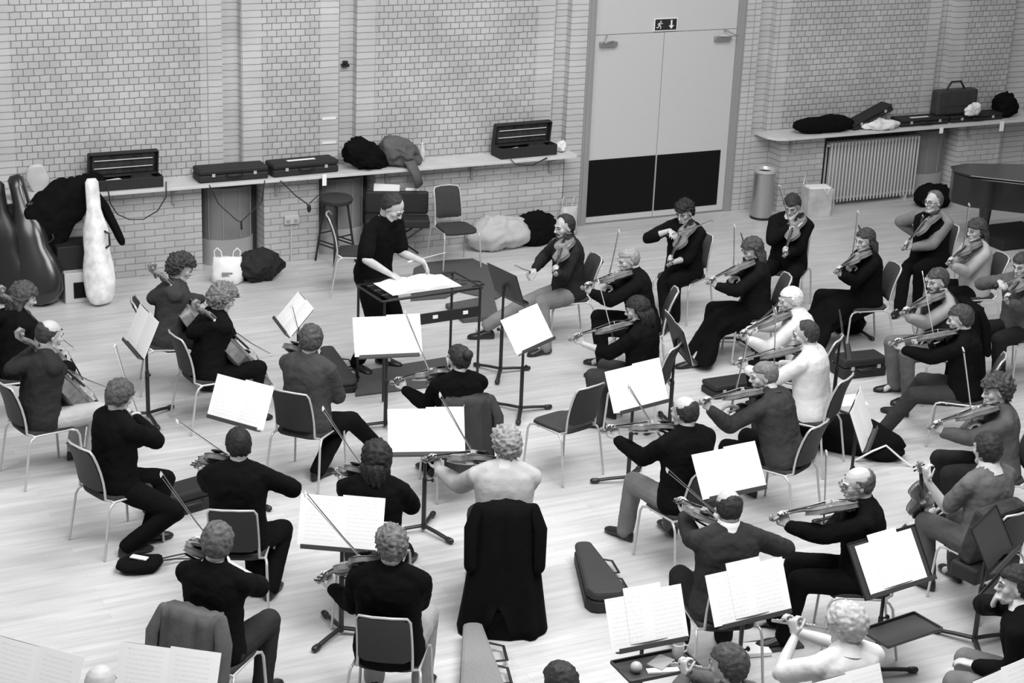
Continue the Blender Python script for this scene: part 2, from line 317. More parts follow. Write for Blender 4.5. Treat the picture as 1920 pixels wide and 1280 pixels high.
# ---- carpet mats round the podium
def matpoly(pts, label, r=.0, h=.02):
    P = [at(x, y, 0) for x, y in pts]; c = sum(P, Vector()) / len(P)
    q = MB(); q.prism([(p.x - c.x, p.y - c.y) for p in P], 0.001, h); o = q.build('carpet_mat', M['carpet'], smooth=False, bev=.004); o.location = c; tag(o, label, 'mat')
matpoly([(770, 565), (776, 505), (800, 494), (840, 490), (886, 487), (915, 500), (940, 520), (955, 548), (930, 562), (890, 555), (860, 548), (835, 560)], 'dark grey carpeted podium mat under the empty chair behind the conductor')
matpoly([(835, 577), (925, 560), (935, 600), (868, 606)], 'small dark grey mat beside the leader\'s outstretched leg', h=.05)
matpoly([(666, 700), (836, 672), (846, 722), (666, 744)], 'dark grey mat on the floor in front of the dark-bunned woman')
# ---------------------------------------------------------------- chair (faces +x, origin on the floor under the seat)
def make_chair():
    c = empty('stacking_chair', (0, 0, 0))
    q = MB(); rr = []
    def sq(hx, hy, z, cx=0):   # rounded, slightly tapered seat outline
        P = []
        for k in range(28):
            a = 2 * math.pi * k / 28; ca, sa = math.cos(a), math.sin(a); e = .45
            x = math.copysign(abs(ca) ** e, ca) * hx; y = math.copysign(abs(sa) ** e, sa) * hy * (1 + .10 * x / hx * .5)
            P.append(Vector((cx + x, y, z + (-.012 if x > hx * .8 else 0))))
        return P
    q.loft([sq(.185, .175, .425), sq(.205, .20, .432), sq(.212, .205, .45), sq(.205, .20, .466), sq(.16, .155, .474), sq(.05, .05, .475)]); q.build('seat', M['fabric'], c, smooth='auto')
    # back pad: curved panel, x leans back with height
    def bx(z): t = (z - .50) / .36; return -.215 - .02 * t - .075 * t * t
    def bw(z): t = (z - .50) / .36; return .162 - .006 * t
    def pad(off0, off1, mname, nm, sh):
        q = MB(); nz, ny = 9, 9; V = []; F = []
        for side_ in (0, 1):
            for i in range(nz):
                z = .515 + (.345 - .0) * i / (nz - 1)
                for j in range(ny):
                    t = j / (ny - 1) * 2 - 1; zz = z
                    if abs(t) > .85 and i in (0, nz - 1): zz += (-.018 if i else .018)
                    ed = 1 if (i in (0, nz - 1) or j in (0, ny - 1)) else 0
                    V.append(Vector((bx(z) + (off0 if side_ == 0 else off1 - ed * (off1 - off0) * .6) - .02 * (1 - t * t), t * bw(z) * sh, zz)))
        N = nz * ny
        for i in range(nz - 1):
            for j in range(ny - 1):
                a = i * ny + j; F.append((a, a + ny, a + ny + 1, a + 1)); F.append((N + a, N + a + 1, N + a + ny + 1, N + a + ny))
        rim = [j for j in range(ny)] + [i * ny + ny - 1 for i in range(1, nz)] + [(nz - 1) * ny + j for j in range(ny - 2, -1, -1)] + [i * ny for i in range(nz - 2, 0, -1)]
        for k in range(len(rim)):
            a, b = rim[k], rim[(k + 1) % len(rim)]; F.append((a, b, N + b, N + a))
        q.add(V, F); q.build(nm, M[mname], c, smooth='auto')
    pad(.0, .035, 'fabric', 'back_cushion', .97); pad(-.012, .001, 'fabback', 'back_shell', .985)
    q = MB(); P = []
    for s_ in (-1,):
        for z in (.46, .52, .60, .68, .76, .83): P.append((bx(max(z, .5)) + .006, s_ * (bw(z) + .004), z))
    P.append((bx(.86) + .004, -bw(.86) + .012, .862)); T = [(x, -y, z) for x, y, z in P][::-1]
    mid = [(bx(.868) - .016, -.06, .870), (bx(.868) - .018, .06, .870)]
    q.tube([(-.16, -.185, .435)] + P + mid + T + [(-.16, .185, .435)], .0095, 8); q.build('back_frame', M['chrome'], c)
    q = MB(); q.tube([(-.17, -.20, .437), (.16, -.20, .432)], .009, 8); q.tube([(-.17, .20, .437), (.16, .20, .432)], .009, 8); q.tube([(.1, -.2, .425), (.1, .2, .425)], .009, 8); q.build('seat_rail', M['chrome'], c)
    for s_ in (-1, 1):
        q = MB(); q.tube([(.14, s_ * .20, .432), (.185, s_ * .213, .42), (.205, s_ * .217, .38), (.225, s_ * .235, .0095)], .0095, 8); q.build('leg', M['chrome'], c)
        q = MB(); q.tube([(-.15, s_ * .20, .436), (-.19, s_ * .213, .42), (-.215, s_ * .217, .38), (-.275, s_ * .235, .0095)], .0095, 8); q.build('leg', M['chrome'], c)
    return c
CHAIR0 = make_chair(); register(CHAIR0); used = {}
def put(proto, loc, rz, label, cat, group=None, tilt=None):
    if proto.name not in used: used[proto.name] = 1; o = proto
    else: o = copy_tree(proto)
    o.location = loc; o.rotation_euler = (0, 0, rz)
    return tag(o, label, cat, group)
def chair(x, y, yaw, label): return put(CHAIR0, (x, y, 0), R(yaw), label, 'chair', 'stacking chairs of the orchestra')

# ---------------------------------------------------------------- violin (x from end button to scroll, z out of the top, origin at the button)
PX = [0, .006, .018, .04, .075, .11, .135, .150, .165, .185, .20, .213, .228, .25, .275, .30, .322, .338, .349, .355]
PW = [.0, .038, .068, .092, .104, .100, .090, .080, .066, .057, .055, .058, .070, .080, .084, .078, .060, .042, .024, .0]
def fiddle(name, k, vm, cello=False):
    v = empty(name, (0, 0, 0)); D_ = .032 * k * (1.75 if cello else 1)
    out = [(x * k, w_ * k) for x, w_ in zip(PX, PW)]; loop = out + [(x, -w_) for x, w_ in out[-2:0:-1]]
    def ring(s_, z): cx = .17 * k; return [Vector((cx + (x - cx) * s_, y * s_, z)) for x, y in loop]
    z0 = -D_; ar = .014 * k
    q = MB(); q.loft([ring(.35, z0 - ar), ring(.75, z0 - ar * .75), ring(.95, z0 - ar * .15), ring(1.02, z0), ring(1.02, z0 + .003 * k)]); q.loft([ring(.985, z0 + .003 * k), ring(.985, -.003 * k)])
    q.loft([ring(1.02, -.003 * k), ring(1.02, 0), ring(.95, ar * .15), ring(.75, ar * .8), ring(.35, ar * 1.05)]); q.build('body', M[vm], v, smooth='auto')
    for s_ in (-1, 1):
        q = MB(); P = [(.165 + .035 * t, s_ * (.030 + .012 * math.sin(t * 3) * -1 + (.006 if abs(t) > .8 else 0)), .0135 - .002 * abs(t)) for t in (-1, -.7, -.35, 0, .35, .7, 1)]
        q.tube([Vector(p) * k for p in P], .0025 * k, 6); q.build('sound_hole', M['ebony'], v)
    q = MB(); q.tube([(.345 * k, 0, .004 * k), (.42 * k, 0, .006 * k), (.485 * k, 0, .002 * k)], [.016 * k, .0125 * k, .012 * k], 10, .8); q.build('neck', M[vm], v)
    q = MB()
    q.loft([[Vector((x, -w_, z - .004 * k)), Vector((x, w_, z - .004 * k)), Vector((x, w_ * .9, z + .002 * k)), Vector((x, 0, z + .005 * k)), Vector((x, -w_ * .9, z + .002 * k))] for x, w_, z in ((.215 * k, .021 * k, .030 * k), (.49 * k, .012 * k, .012 * k))]); q.build('fingerboard', M['ebony'], v)
    q = MB(); P = [(.485, 0, .002), (.52, 0, -.006), (.55, 0, -.018), (.575, 0, -.024), (.590, 0, -.016), (.590, 0, .0), (.575, 0, .006), (.566, 0, -.004)]
    q.tube([Vector(p) * k for p in P], [r * k for r in (.012, .0125, .0115, .0105, .0105, .0095, .008, .006)], 10); q.tube([Vector((.578, -.021, -.008)) * k, Vector((.578, .021, -.008)) * k], .008 * k, 10); q.build('scroll', M[vm], v)
    for i in range(4):
        s_ = 1 if i % 2 else -1; x = .505 + .014 * i; z = -.004 - .006 * i
        q = MB(); q.tube([Vector((x, -s_ * .014, z)) * k, Vector((x, s_ * .028, z)) * k], .0035 * k, 6); q.ell(Vector((x, s_ * .036, z)) * k, (.011 * k, .011 * k, .004 * k), n=8, m_=5); q.build('peg', M['ebony'], v)
    q = MB(); q.loft([[Vector((.163 * k - t, y * k, (.012 + (.026 if abs(y) < .016 else .014) * h) * k)) for t in (-.002 * k, .002 * k) for y in ((-.022, -.012, .012, .022) if t < 0 else (.022, .012, -.012, -.022))] for h in (0, 1)]); q.build('bridge', M['ivory'], v, smooth=False)
    q = MB(); q.loft([[Vector((x, -w_, z)), Vector((x, w_, z)), Vector((x, w_ * .8, z + .006 * k)), Vector((x, -w_ * .8, z + .006 * k))] for x, w_, z in ((.004 * k, .008 * k, .006 * k), (.06 * k, .013 * k, .017 * k), (.112 * k, .020 * k, .024 * k))]); q.build('tailpiece', M['ebony'], v, smooth='auto')
    q = MB()
    for y in (-.0075, -.0025, .0025, .0075): q.tube([Vector((.11, y, .030)) * k, Vector((.163, y * 1.9, .040)) * k, Vector((.50, y * .6, .012)) * k], .0007 * k, 4, round_=False)
    q.build('strings', M['chrome'], v)
    if not cello:
        q = MB(); q.ell(Vector((.035, .05, .018)) * k, (.042 * k, .036 * k, .009 * k)); q.build('chin_rest', M['ebony'], v)
        q = MB(); q.tube([Vector((.06, -.085, -.045)) * k, Vector((.05, 0, -.060)) * k, Vector((.06, .085, -.045)) * k], .013 * k, 8, .5); q.build('shoulder_rest', M['black'], v)
    else:
        q = MB(); q.tube([(.0, 0, -D_ / 2), (-.34, 0, -D_ / 2)], .005, 8); q.build('endpin', M['steel'], v)
    return v
VIOLIN0 = fiddle('violin', 1.03, 'varnish'); VIOLINP = fiddle('violin', 1.03, 'varnish2'); VIOLA0 = fiddle('viola', 1.17, 'varnish'); CELLO0 = fiddle('cello', 2.05, 'varnish', True)
def make_bow(k=1.0):    # frog at origin, tip along +x, hair towards -z
    b = empty('bow', (0, 0, 0))
    q = MB(); q.tube([(-.02 * k, 0, .0), (.1 * k, 0, 0), (.35 * k, 0, -.008), (.6 * k, 0, -.002), (.72 * k, 0, .003)], [.0052, .0048, .0042, .0035, .003], 8); q.build('stick', M['wood'], b)
    q = MB(); q.box((.345 * k, 0, -.015), (.67 * k, .008, .0016)); q.build('hair_ribbon', M['horse'], b, smooth=False)
    q = MB(); q.box((.03 * k, 0, -.011), (.05, .014, .020)); q.build('frog', M['ebony'], b, smooth=False, bev=.002)
    q = MB(); q.prism([(.70 * k, .003), (.725 * k, .004), (.715 * k, -.012), (.695 * k, -.022), (.69 * k, -.021)], -.004, .004, lambda v: Vector((v.x, v.z, v.y))); q.build('bow_tip', M['ivory'], b, smooth=False)
    return b
BOW0 = make_bow()
for r_ in (VIOLIN0,): register(r_)
def frame(d, up):
    d = Vector(d).normalized(); u = Vector(up) - d * d.dot(Vector(up)); u.normalize(); y = u.cross(d); return Matrix((d, y, u)).transposed()
def place(proto, loc, m3, label, cat, group):
    if proto.name not in used: used[proto.name] = 1; o = proto
    else: o = copy_tree(proto)
    o.rotation_mode = 'QUATERNION'; o.location = loc; o.rotation_quaternion = m3.to_quaternion(); return tag(o, label, cat, group)

# ---------------------------------------------------------------- music stands and sheets
def stand(x, y, z, yaw, tilt, wd, ht, label, slabel, pages=1, deskw=None, tray=None, sheet=True, base=0, deskh=None, notch=True, shift=0, bend=0):
    s = empty('music_stand', (x, y, 0), R(yaw), label=label, cat='music stand', group='black orchestral music stands')
    dw = deskw or wd * .93; dh = deskh or ht * .93; sn, cs = math.sin(R(tilt)), math.cos(R(tilt))
    m4 = Matrix(((0, sn, -cs, 0), (-1, cs * 0, 0, 0), (0, cs, sn, z), (0, 0, 0, 1)))   # desk local (x right, y up, z towards the reader)
    def dk(q): q.v = [m4 @ v for v in q.v]; return q
    q = MB(); q.box((0, 0, -.012), (dw, dh, .006)); dk(q).build('desk', M['deskm'], s, smooth=False, bev=.003)
    q = MB(); q.box((0, dh / 2 - .004, -.008), (dw, .010, .010)); q.box((-dw / 2, 0, -.008), (.008, dh, .010)); q.box((dw / 2, 0, -.008), (.008, dh, .010)); dk(q).build('desk_rim', M['blackm'], s, smooth=False)
    q = MB(); q.box((0, -ht / 2 - .016, .018), (dw * .96, .010, .06)); q.box((0, -ht / 2 - .004, .047), (dw * .96, .030, .006)); dk(q).build('ledge', M['deskm'], s, smooth=False, bev=.002)
    if tray:
        zt = z - tray; q = MB(); q.box((-.16, 0, zt), (.26, .50, .012)); 
        for a, b, c_, d_ in ((-.29, 0, .012, .50), (-.03, 0, .012, .50), (-.16, .25, .26, .012), (-.16, -.25, .26, .012)): q.box((a, b, zt + .012), (c_, d_, .02))
        q.build('shelf_tray', M['deskm'], s, smooth=False, bev=.003)
    zc = z - .02; px_ = .03
    q = MB(); q.tube([(px_, 0, .40), (px_, 0, zc - .02)], .013, 10); q.tube([(px_, 0, zc - .05), (px_ - .0, 0, zc)], .018, 10); q.build('pole', M['blackm'], s)
    q = MB(); q.tube([(px_, 0, .035), (px_, 0, .45)], .0185, 10); q.build('pole_sleeve', M['blackm'], s)
    q = MB(); q.tube([(px_, 0, .44), (px_, -.05, .44)], .007, 8); q.ell((px_, -.062, .44), (.018, .012, .018), n=10, m_=6); q.build('clamp_knob', M['black'], s)
    for k in range(3):
        a = R(base + 120 * k); c_, s_ = math.cos(a), math.sin(a)
        q = MB(); q.tube([(px_ + c_ * .02, s_ * .02, .055), (px_ + c_ * .15, s_ * .15, .045), (px_ + c_ * .27, s_ * .27, .030)], .019, 8, .7); q.tube([(px_ + c_ * .265, s_ * .265, .028), (px_ + c_ * .30, s_ * .30, .026)], .025, 8, .9); q.build('leg', M['blackm'], s)
    if sheet:
        sh = empty('sheet_music', (0, 0, 0), label=slabel, cat='sheet music', group='white sheet music on the stands')
        rz = Matrix.Translation((x, y, 0)) @ Matrix.Rotation(R(yaw), 4, 'Z'); sh.matrix_world = rz @ m4
        def leaf(x0, x1, y0, y1, z0, nm='page'):
            q = MB(); n = 8; V = []; F = []
            for side_ in (0, 1):
                for i in range(n + 1):
                    t = i / n; xx = x0 + (x1 - x0) * t; zz = z0 + .006 * math.sin(math.pi * t) + (0 if side_ == 0 else .0025)
                    V += [(xx, y0, zz), (xx, y1, zz - .002)]
            N = 2 * (n + 1)
            for i in range(n):
                a = 2 * i; F += [(a + 1, a + 3, a + 2, a), (N + a, N + a + 2, N + a + 3, N + a + 1), (a, a + 2, N + a + 2, N + a), (a + 1, N + a + 1, N + a + 3, a + 3)]
            F += [(0, N, N + 1, 1), (2 * n, 2 * n + 1, N + 2 * n + 1, N + 2 * n)]
            q.add(V, F); q.build(nm, MUSIC, sh, smooth=False)
        leaf(-wd / 2 + shift, shift + .0, -ht / 2, ht / 2 - (.012 if notch else 0), 0); leaf(shift, wd / 2 + shift, -ht / 2 + .0, ht / 2, 0)
        if pages > 1: leaf(-.14 + shift, .12 + shift, -ht / 2 + .02, ht / 2 + .035, .010, 'loose_page')
    return s
# ---------------------------------------------------------------- people
def n_(v): return Vector(v).normalized()
def ik(a, b, l1, l2, hint):
    a, b = Vector(a), Vector(b); d = b - a; L = d.length; mx = (l1 + l2) * .995
    if L > mx: b = a + d * (mx / L); d = b - a; L = mx
    L = max(L, abs(l1 - l2) + .02); u = d.normalized(); h = Vector(hint) - u * u.dot(Vector(hint)); h = h.normalized() if h.length > 1e-5 else u.orthogonal().normalized()
    x = (l1 * l1 - l2 * l2 + L * L) / (2 * L); y = math.sqrt(max(l1 * l1 - x * x, 0)); return a + u * x + h * y, b
def hand(mb, W, d, pn, side, curl=.5, sc=1.0, spread=1.0):
    d = n_(d); pn = Vector(pn) - d * d.dot(Vector(pn)); pn.normalize(); s = d.cross(pn) * side     # s points to the thumb side
    ring = lambda c, wd, th: [c + s * (math.cos(t * math.pi / 5) * wd) + pn * (math.sin(t * math.pi / 5) * th) for t in range(10)]
    mb.loft([ring(W - d * .02, .024 * sc, .019 * sc), ring(W + d * .015 * sc, .029 * sc, .016 * sc), ring(W + d * .05 * sc, .040 * sc, .016 * sc), ring(W + d * .085 * sc, .041 * sc, .013 * sc), ring(W + d * .098 * sc, .036 * sc, .009 * sc)])
    for i, (o, L) in enumerate(((.030, .072), (.0105, .080), (-.010, .075), (-.030, .060))):
        p = W + d * (.088 - .004 * abs(i - 1)) * sc + s * o * sc; dd = (d + s * (.10 - .07 * i) * spread).normalized(); P = [p - d * .012, p]; a = 0
        for k, f in enumerate((.45, .30, .25)):
            a += curl * (.9, 1.1, .8)[k] * (1 + .08 * i); q = dd * math.cos(a) + pn * math.sin(a); p = p + q * L * f * sc; P.append(p)
        mb.tube(P, [.0095 * sc, .009 * sc, .0085 * sc, .0078 * sc, .0068 * sc], 8)
    t0 = W + d * .022 * sc + s * .024 * sc; t1 = t0 + (d * .55 + s * .75 + pn * .25).normalized() * .042 * sc; t2 = t1 + (d * .85 + s * .15 + pn * .5 * (0.3 + curl)).normalized() * .032 * sc; t3 = t2 + (d * .8 - s * .1 + pn * .6 * (0.3 + curl)).normalized() * .024 * sc
    mb.tube([t0, t1, t2, t3], [.014 * sc, .011 * sc, .0095 * sc, .0075 * sc], 8)
def hairmesh(style, hm, Hc, HM, root, seed, nm='hair', N=None, amt=1.0):
    # a closed sphere-like mesh: it stands proud of the skull where hair grows and sinks inside it elsewhere
    q = MB(); nu, nv = 64, 46; V = []; rnd = random.Random(seed); off = Vector((seed * 2.7, seed, 0))
    for i in range(nv + 1):
        th = math.pi * i / nv
        for j in range(nu):
            ph = 2 * math.pi * j / nu; x, y, z = math.sin(th) * math.cos(ph), math.sin(th) * math.sin(ph), math.cos(th); d = Vector((x, y, z))
            line = {'short': .30 + .1 * abs(y), 'bald': .30, 'curly': .22 + .1 * abs(y), 'long': .22, 'bun': .34, 'bob': .20, 'fringe': .05, 'receding': .50, 'cropped': .36}.get(style, .3)
            # front limit in x as a function of height, sides reach down over the ears
            front = (x > .25 and z < line + .55 * max(0, x - .55) * 0) or (x > .12 and z < -.05)
            low = z + .04 * noise.noise(d * 8 + off) < (-.80 if x < -.25 else -.62 if x < 0 else -.28 - .1 * x)
            if style in ('long', 'bob', 'curlylong'): low = z < (-.8 if x < .1 else -.35); front = (x > .35 and z < line + .02) or (x > .5 and abs(y) < .35 and z < line + .1)
            jz = .05 * noise.noise(d * 9 + off); z += jz; on = not (front or low); z -= jz
            if style == 'bald' and z > .30 and x > -.75 and not (x < -.5 and z < .5): on = on and (z < .30 + .25 * noise.noise(d * 3 + off))
            if style == 'receding': on = on and not (z > .25 and x > .42 - .5 * min(abs(abs(y) - .0), .0) + .2 * noise.noise(d * 2 + off)) 
            base = 1.0 / math.sqrt((x / .104) ** 2 + (y / .081) ** 2 + ((z) / (.098 if z > 0 else .118)) ** 2)
            thick = {'short': .014, 'bald': .007, 'receding': .010, 'curly': .030, 'long': .020, 'bun': .011, 'bob': .024, 'fringe': .018, 'cropped': .007}.get(style, .014) * amt
            if on:
                r = base + thick + thick * (.55 if style != 'curly' else 1.1) * noise.noise(d * (5 if style != 'curly' else 6.5) + off) + .0018 * noise.noise(d * 22 + off)
            else: r = base * .80
            V.append((d * r + Vector((-.012, 0, .022))) )
    F = []
    for i in range(nv):
        for j in range(nu): a = i * nu + j; b = i * nu + (j + 1) % nu; F.append((a, a + nu, b + nu, b))
    q.add(V, F)
    if style == 'bun': q.ell((-.125, 0, .045), (.045, .05, .045), n=12, m_=8)
    q.v = [Hc + HM @ v for v in q.v]
    if style in ('long', 'curlylong', 'ponytail', 'bob') and N is not None:
        b0 = Hc + HM @ Vector((-.075, 0, .02)); dn = Vector((-.05, 0, -1)); L = .17 if style == 'bob' else .40
        for k in range(15):
            t = k / 14 * 2 - 1; p = Hc + HM @ Vector((-.085 + .075 * t * t, t * .082, .0)); P = [p]; rnd2 = rnd.random()
            for s_ in range(1, 7):
                f = s_ / 6; wob = .014 * math.sin(f * 7 + k * 1.9) * (1.6 if style == 'curlylong' else .5)
                P.append(p + Vector((-.035 - .03 * f + wob * .6 + .02 * (1 - abs(t)) * -1, (t * .010) + wob, -L * f * (1 - .15 * rnd2))) + Vector((0, -t * .012 * f, 0)))
            q.tube(P, [.018, .021, .022, .021, .018, .014, .007], 7)
    o = q.build(nm, hairm(hm), root); return o
PEOPLE = 0
HP = {}; CH = {}
def person(hx, hy, yaw, who, wear='', hh=1.21, lean=4, tw=0, sc=1.0, hyaw=None, hpitch=-12, hroll=0, hair=('short', .04), top=.015, sleeve='long', topname='sweater',
           legs=.012, feet=((.36, .15), (.36, -.15)), footpx=None, skirt=False, shoe='shoe', collar=None, vest=None, glasses=False, beard=0, inst='violin', scroll=None, vyaw=35, vpitch=-8, vroll=22,
           bowu=.45, bs=12, rest=None, rh=None, stand_=False, chair_=True, cyaw=None, coff=0, vox=.0065, skin=None, vmat=None, lh=None, kn=None, hairamt=1.0, elbow=.5, side='n', pz=None, waist=0, sit=.0):
    global PEOPLE; PEOPLE += 1; pid = PEOPLE
    a = R(lean); Lx = Vector((math.sin(a), 0, math.cos(a))); Z = Vector((0, 0, 1)); X = Vector((1, 0, 0)); Y = Vector((0, 1, 0))
    pelv = Vector((0, 0, (.92 if stand_ else .53)))
    if stand_: Nn = pelv + Vector((0, 0, .18)) + Lx * .36; mid = pelv + Vector((math.sin(a) * .05, 0, .18))
    else: Nn = pelv + Lx * .50; mid = pelv + Lx * .25
    Hc = Nn + X * (.035 + .12 * math.sin(a)) + Z * (.143 - .03 * math.sin(a)); 
    Hc *= 1.0
    ryaw = R(yaw); g = at(hx, hy, Hc.z * sc if not stand_ else Hc.z * sc); c, s = math.cos(ryaw), math.sin(ryaw)
    ox, oy = Hc.x * sc, Hc.y * sc; loc = Vector((g.x - (c * ox - s * oy), g.y - (s * ox + c * oy), 0))
    RM = Matrix.Rotation(ryaw, 3, 'Z'); toL = lambda w_: (RM.transposed() @ (Vector(w_) - loc)) / sc; toW = lambda l: loc + RM @ (Vector(l) * sc)
    label = who + (' ' + wear if wear else '')
    root = empty('person', loc, ryaw, label=label, cat='person'); root.scale = (sc,) * 3; HP[who] = (loc, yaw)
    TW = Matrix.Rotation(R(tw), 3, 'Z'); sh = .188
    SL = Nn - Lx * .068 + TW @ (Y * sh); SR = Nn - Lx * .068 - TW @ (Y * sh)
    # ---- instrument placing in person space
    ins = None; WL = WR = None; hl = hr = None
    if inst in ('violin', 'viola'):
        kk = 1.03 if inst == 'violin' else 1.17; E = Nn + TW @ Vector((.055, .085, .055)); Lv = .575 * kk
        prior = TW @ Vector((math.cos(R(vyaw)) * math.cos(R(vpitch)), math.sin(R(vyaw)) * math.cos(R(vpitch)), math.sin(R(vpitch))))
        if scroll:
            o_ = toL(CAM); d_ = n_(toL(CAM + ray(*scroll)) - o_); oc = E - o_; t0 = oc.dot(d_); h2 = Lv * Lv - (oc - d_ * t0).length_squared
            if h2 <= 0: dv = n_(o_ + d_ * t0 - E)
            else:
                c1 = n_(o_ + d_ * (t0 - math.sqrt(h2)) - E); c2 = n_(o_ + d_ * (t0 + math.sqrt(h2)) - E); dv = c1 if (c1.dot(prior) > c2.dot(prior)) else c2
        else: dv = n_(prior)
        V3 = frame(dv, Z); V3 = V3 @ Matrix.Rotation(R(vroll), 3, 'X'); xv, yv, zv = V3.col[0], V3.col[1], V3.col[2]
        pr = {'violin': VIOLINP if vmat else VIOLIN0, 'viola': VIOLA0}[inst]
        ins = place(pr, toW(E), RM @ V3, '%s of the %s' % ('violin tucked under the chin' if inst == 'violin' and not rest else inst if inst == 'viola' else 'lowered violin', who), 'violin' if inst == 'violin' else 'viola', 'violins and violas being played')
        ins.scale = (sc,) * 3
        q_ = E + xv * (.505 * kk); WL = q_ - zv * .085 - yv * .030 - xv * .03; hl = (zv * .95 + xv * .25, yv * .8 + zv * .1, .75)
        ct = E + xv * (.205 * kk) + zv * (.052 * kk); bd = (yv * math.cos(R(bs)) + zv * math.sin(R(bs))).normalized(); F_ = ct - bd * (bowu * .66 + .03); bup = zv - bd * bd.dot(zv) * 1.0
        if rest: F_ = Vector(rest[0]); bd = n_(rest[1]); bup = Z
        b3 = frame(bd, bup if bup.length > .01 else Z); place(BOW0, toW(F_ + b3.col[2] * .02), RM @ b3, 'bow in the right hand of the %s' % who, 'bow', 'bows of the string players').scale = (sc,) * 3
        WR = F_ - X * .045 - Y * .03 + Z * .05; hr = (n_(F_ + bd * .05 - WR + Z * .02), -Z + X * .1, .55)
        if rest: WR = F_ - bd * .03 + Z * .05 - X * .04; hr = (n_(X * .8 + Y * .3 - Z * .4), -Z, .6)
    elif inst == 'cello':
        bot = Vector((.60, .02, .30)); scr = Vector((-.10, .15, 1.12)); dv = n_(scr - bot)
        if scroll:
            o_ = toL(CAM); d_ = n_(toL(CAM + ray(*scroll)) - o_); oc = bot - o_; t0 = oc.dot(d_); h2 = 1.19 ** 2 - (oc - d_ * t0).length_squared
            if h2 <= 0: dv = n_(o_ + d_ * t0 - bot)
            else:
                c1 = n_(o_ + d_ * (t0 - math.sqrt(h2)) - bot); c2 = n_(o_ + d_ * (t0 + math.sqrt(h2)) - bot); pr_ = n_(scr - bot); dv = c1 if c1.dot(pr_) > c2.dot(pr_) else c2
        V3 = frame(dv, X + Z * .6); xv, yv, zv = V3.col[0], V3.col[1], V3.col[2]
        place(CELLO0, toW(bot), RM @ V3, 'cello leaning on the %s' % who, 'cello', 'cellos at the left of the orchestra').scale = (sc,) * 3
        q_ = bot + xv * .90; WL = q_ + yv * .06 - zv * .04 + Z * .02; hl = (n_(zv * .7 - yv * .7 * 1 - Z * .1), n_(-yv - zv * .6), .7)
        ct = bot + xv * .46 + zv * .10; bd = n_(yv * 1.0 + Z * .12 * bs / 12.0); F_ = ct - bd * (bowu * .6 + .05); b3 = frame(bd, zv); place(BOW0, toW(F_ + b3.col[2] * .02), RM @ b3, 'bow in the right hand of the %s' % who, 'bow', 'bows of the string players').scale = (sc,) * 3
        WR = F_ - X * .05 + Z * .05 - Y * .02; hr = (n_(F_ - WR + bd * .04), -Z, .5)
    elif inst == 'flute':
        HMf = Matrix.Rotation(R(hyaw or 0), 3, 'Z'); mouth = Hc + HMf @ (X * .105) - Z * .065; dv = n_(Vector((.12, -.95, -.22))) if not scroll else None
        if scroll:
            o_ = toL(CAM); d_ = n_(toL(CAM + ray(*scroll)) - o_); oc = mouth - o_; t0 = oc.dot(d_); h2 = .50 ** 2 - (oc - d_ * t0).length_squared; pr_ = Vector((.75, .62, -.15))
            if h2 <= 0: dv = n_(o_ + d_ * t0 - mouth)
            else:
                c1 = n_(o_ + d_ * (t0 - math.sqrt(h2)) - mouth); c2 = n_(o_ + d_ * (t0 + math.sqrt(h2)) - mouth); dv = c1 if c1.dot(pr_) > c2.dot(pr_) else c2
        f = empty('flute', toW(mouth), label='silver flute played by the %s' % who, cat='flute'); f.rotation_mode = 'QUATERNION'; f.rotation_quaternion = (RM @ frame(dv, Z)).to_quaternion()
        q = MB(); q.tube([(.0, 0, 0), (.52, 0, 0)], .0105, 12); q.build('tube', M['steel'], f)
        q = MB()
        for k in range(12): q.ell((.12 + k * .032, 0, .011), (.010, .010, .004), n=8, m_=4)
        q.build('keys', M['chrome'], f); q = MB(); q.ell((.0, .0, .008), (.018, .011, .005), n=10, m_=5); q.build('lip_plate', M['chrome'], f)
        sd = n_(dv.cross(Z)); WR = mouth + dv * .36 + sd * .05 - Z * .065; hr = (n_(dv * .35 + Z * .85 - sd * .1), n_(-sd), .9); WL = mouth + dv * .22 - sd * .05 - Z * .06; hl = (n_(dv * .35 + Z * .85), n_(sd), .9)
    if lh: WL = Vector(lh[0]); hl = (Vector(lh[1]), Vector(lh[2]), lh[3])
    if rh: WR = Vector(rh[0]); hr = (Vector(rh[1]), Vector(rh[2]), rh[3])
    if WL is None: WL = Vector((.30, .14, .60)); hl = (X - Z * .1, -Z, .3)
    if WR is None: WR = Vector((.30, -.14, .60)); hr = (X - Z * .1, -Z, .3)
    dnL = Vector((.15, -.15, -1)) if inst != 'flute' else Vector((.1, .7, -.7)); EL, WL2 = ik(SL, WL, .285, .255, dnL if inst != 'cello' else Vector((-.2, 1, -.3)))
    ER, WR2 = ik(SR, WR, .285, .255, Vector((-.12, -1.15, -.50)))
    # ---- legs
    HL, HR = pelv + Vector((.0, .095, -.045)), pelv + Vector((.0, -.095, -.045)); fl_, fr_ = feet; kz = .08
    AL, AR = Vector((fl_[0], fl_[1], kz)), Vector((fr_[0], fr_[1], kz))
    if footpx:
        if footpx[0]: AL = toL(at(*footpx[0], .05)); AL.z = kz
        if footpx[1]: AR = toL(at(*footpx[1], .05)); AR.z = kz
    if stand_: hk = Vector((1, 0, 0)); KL, AL = ik(HL, AL, .44, .43, hk); KR, AR = ik(HR, AR, .44, .43, hk)
    else:
        KL, AL = ik(HL, AL, .44, .43, Vector((.8, .12, 1))); KR, AR = ik(HR, AR, .44, .43, Vector((.8, -.12, 1)))
    if kn: KL, KR = Vector(kn[0]), Vector(kn[1])
    # ---- head frame
    tgt = 0
    if hyaw is None: hyaw = (math.degrees(math.atan2(dv.y, dv.x)) * .55 if inst in ('violin', 'viola') else 0)
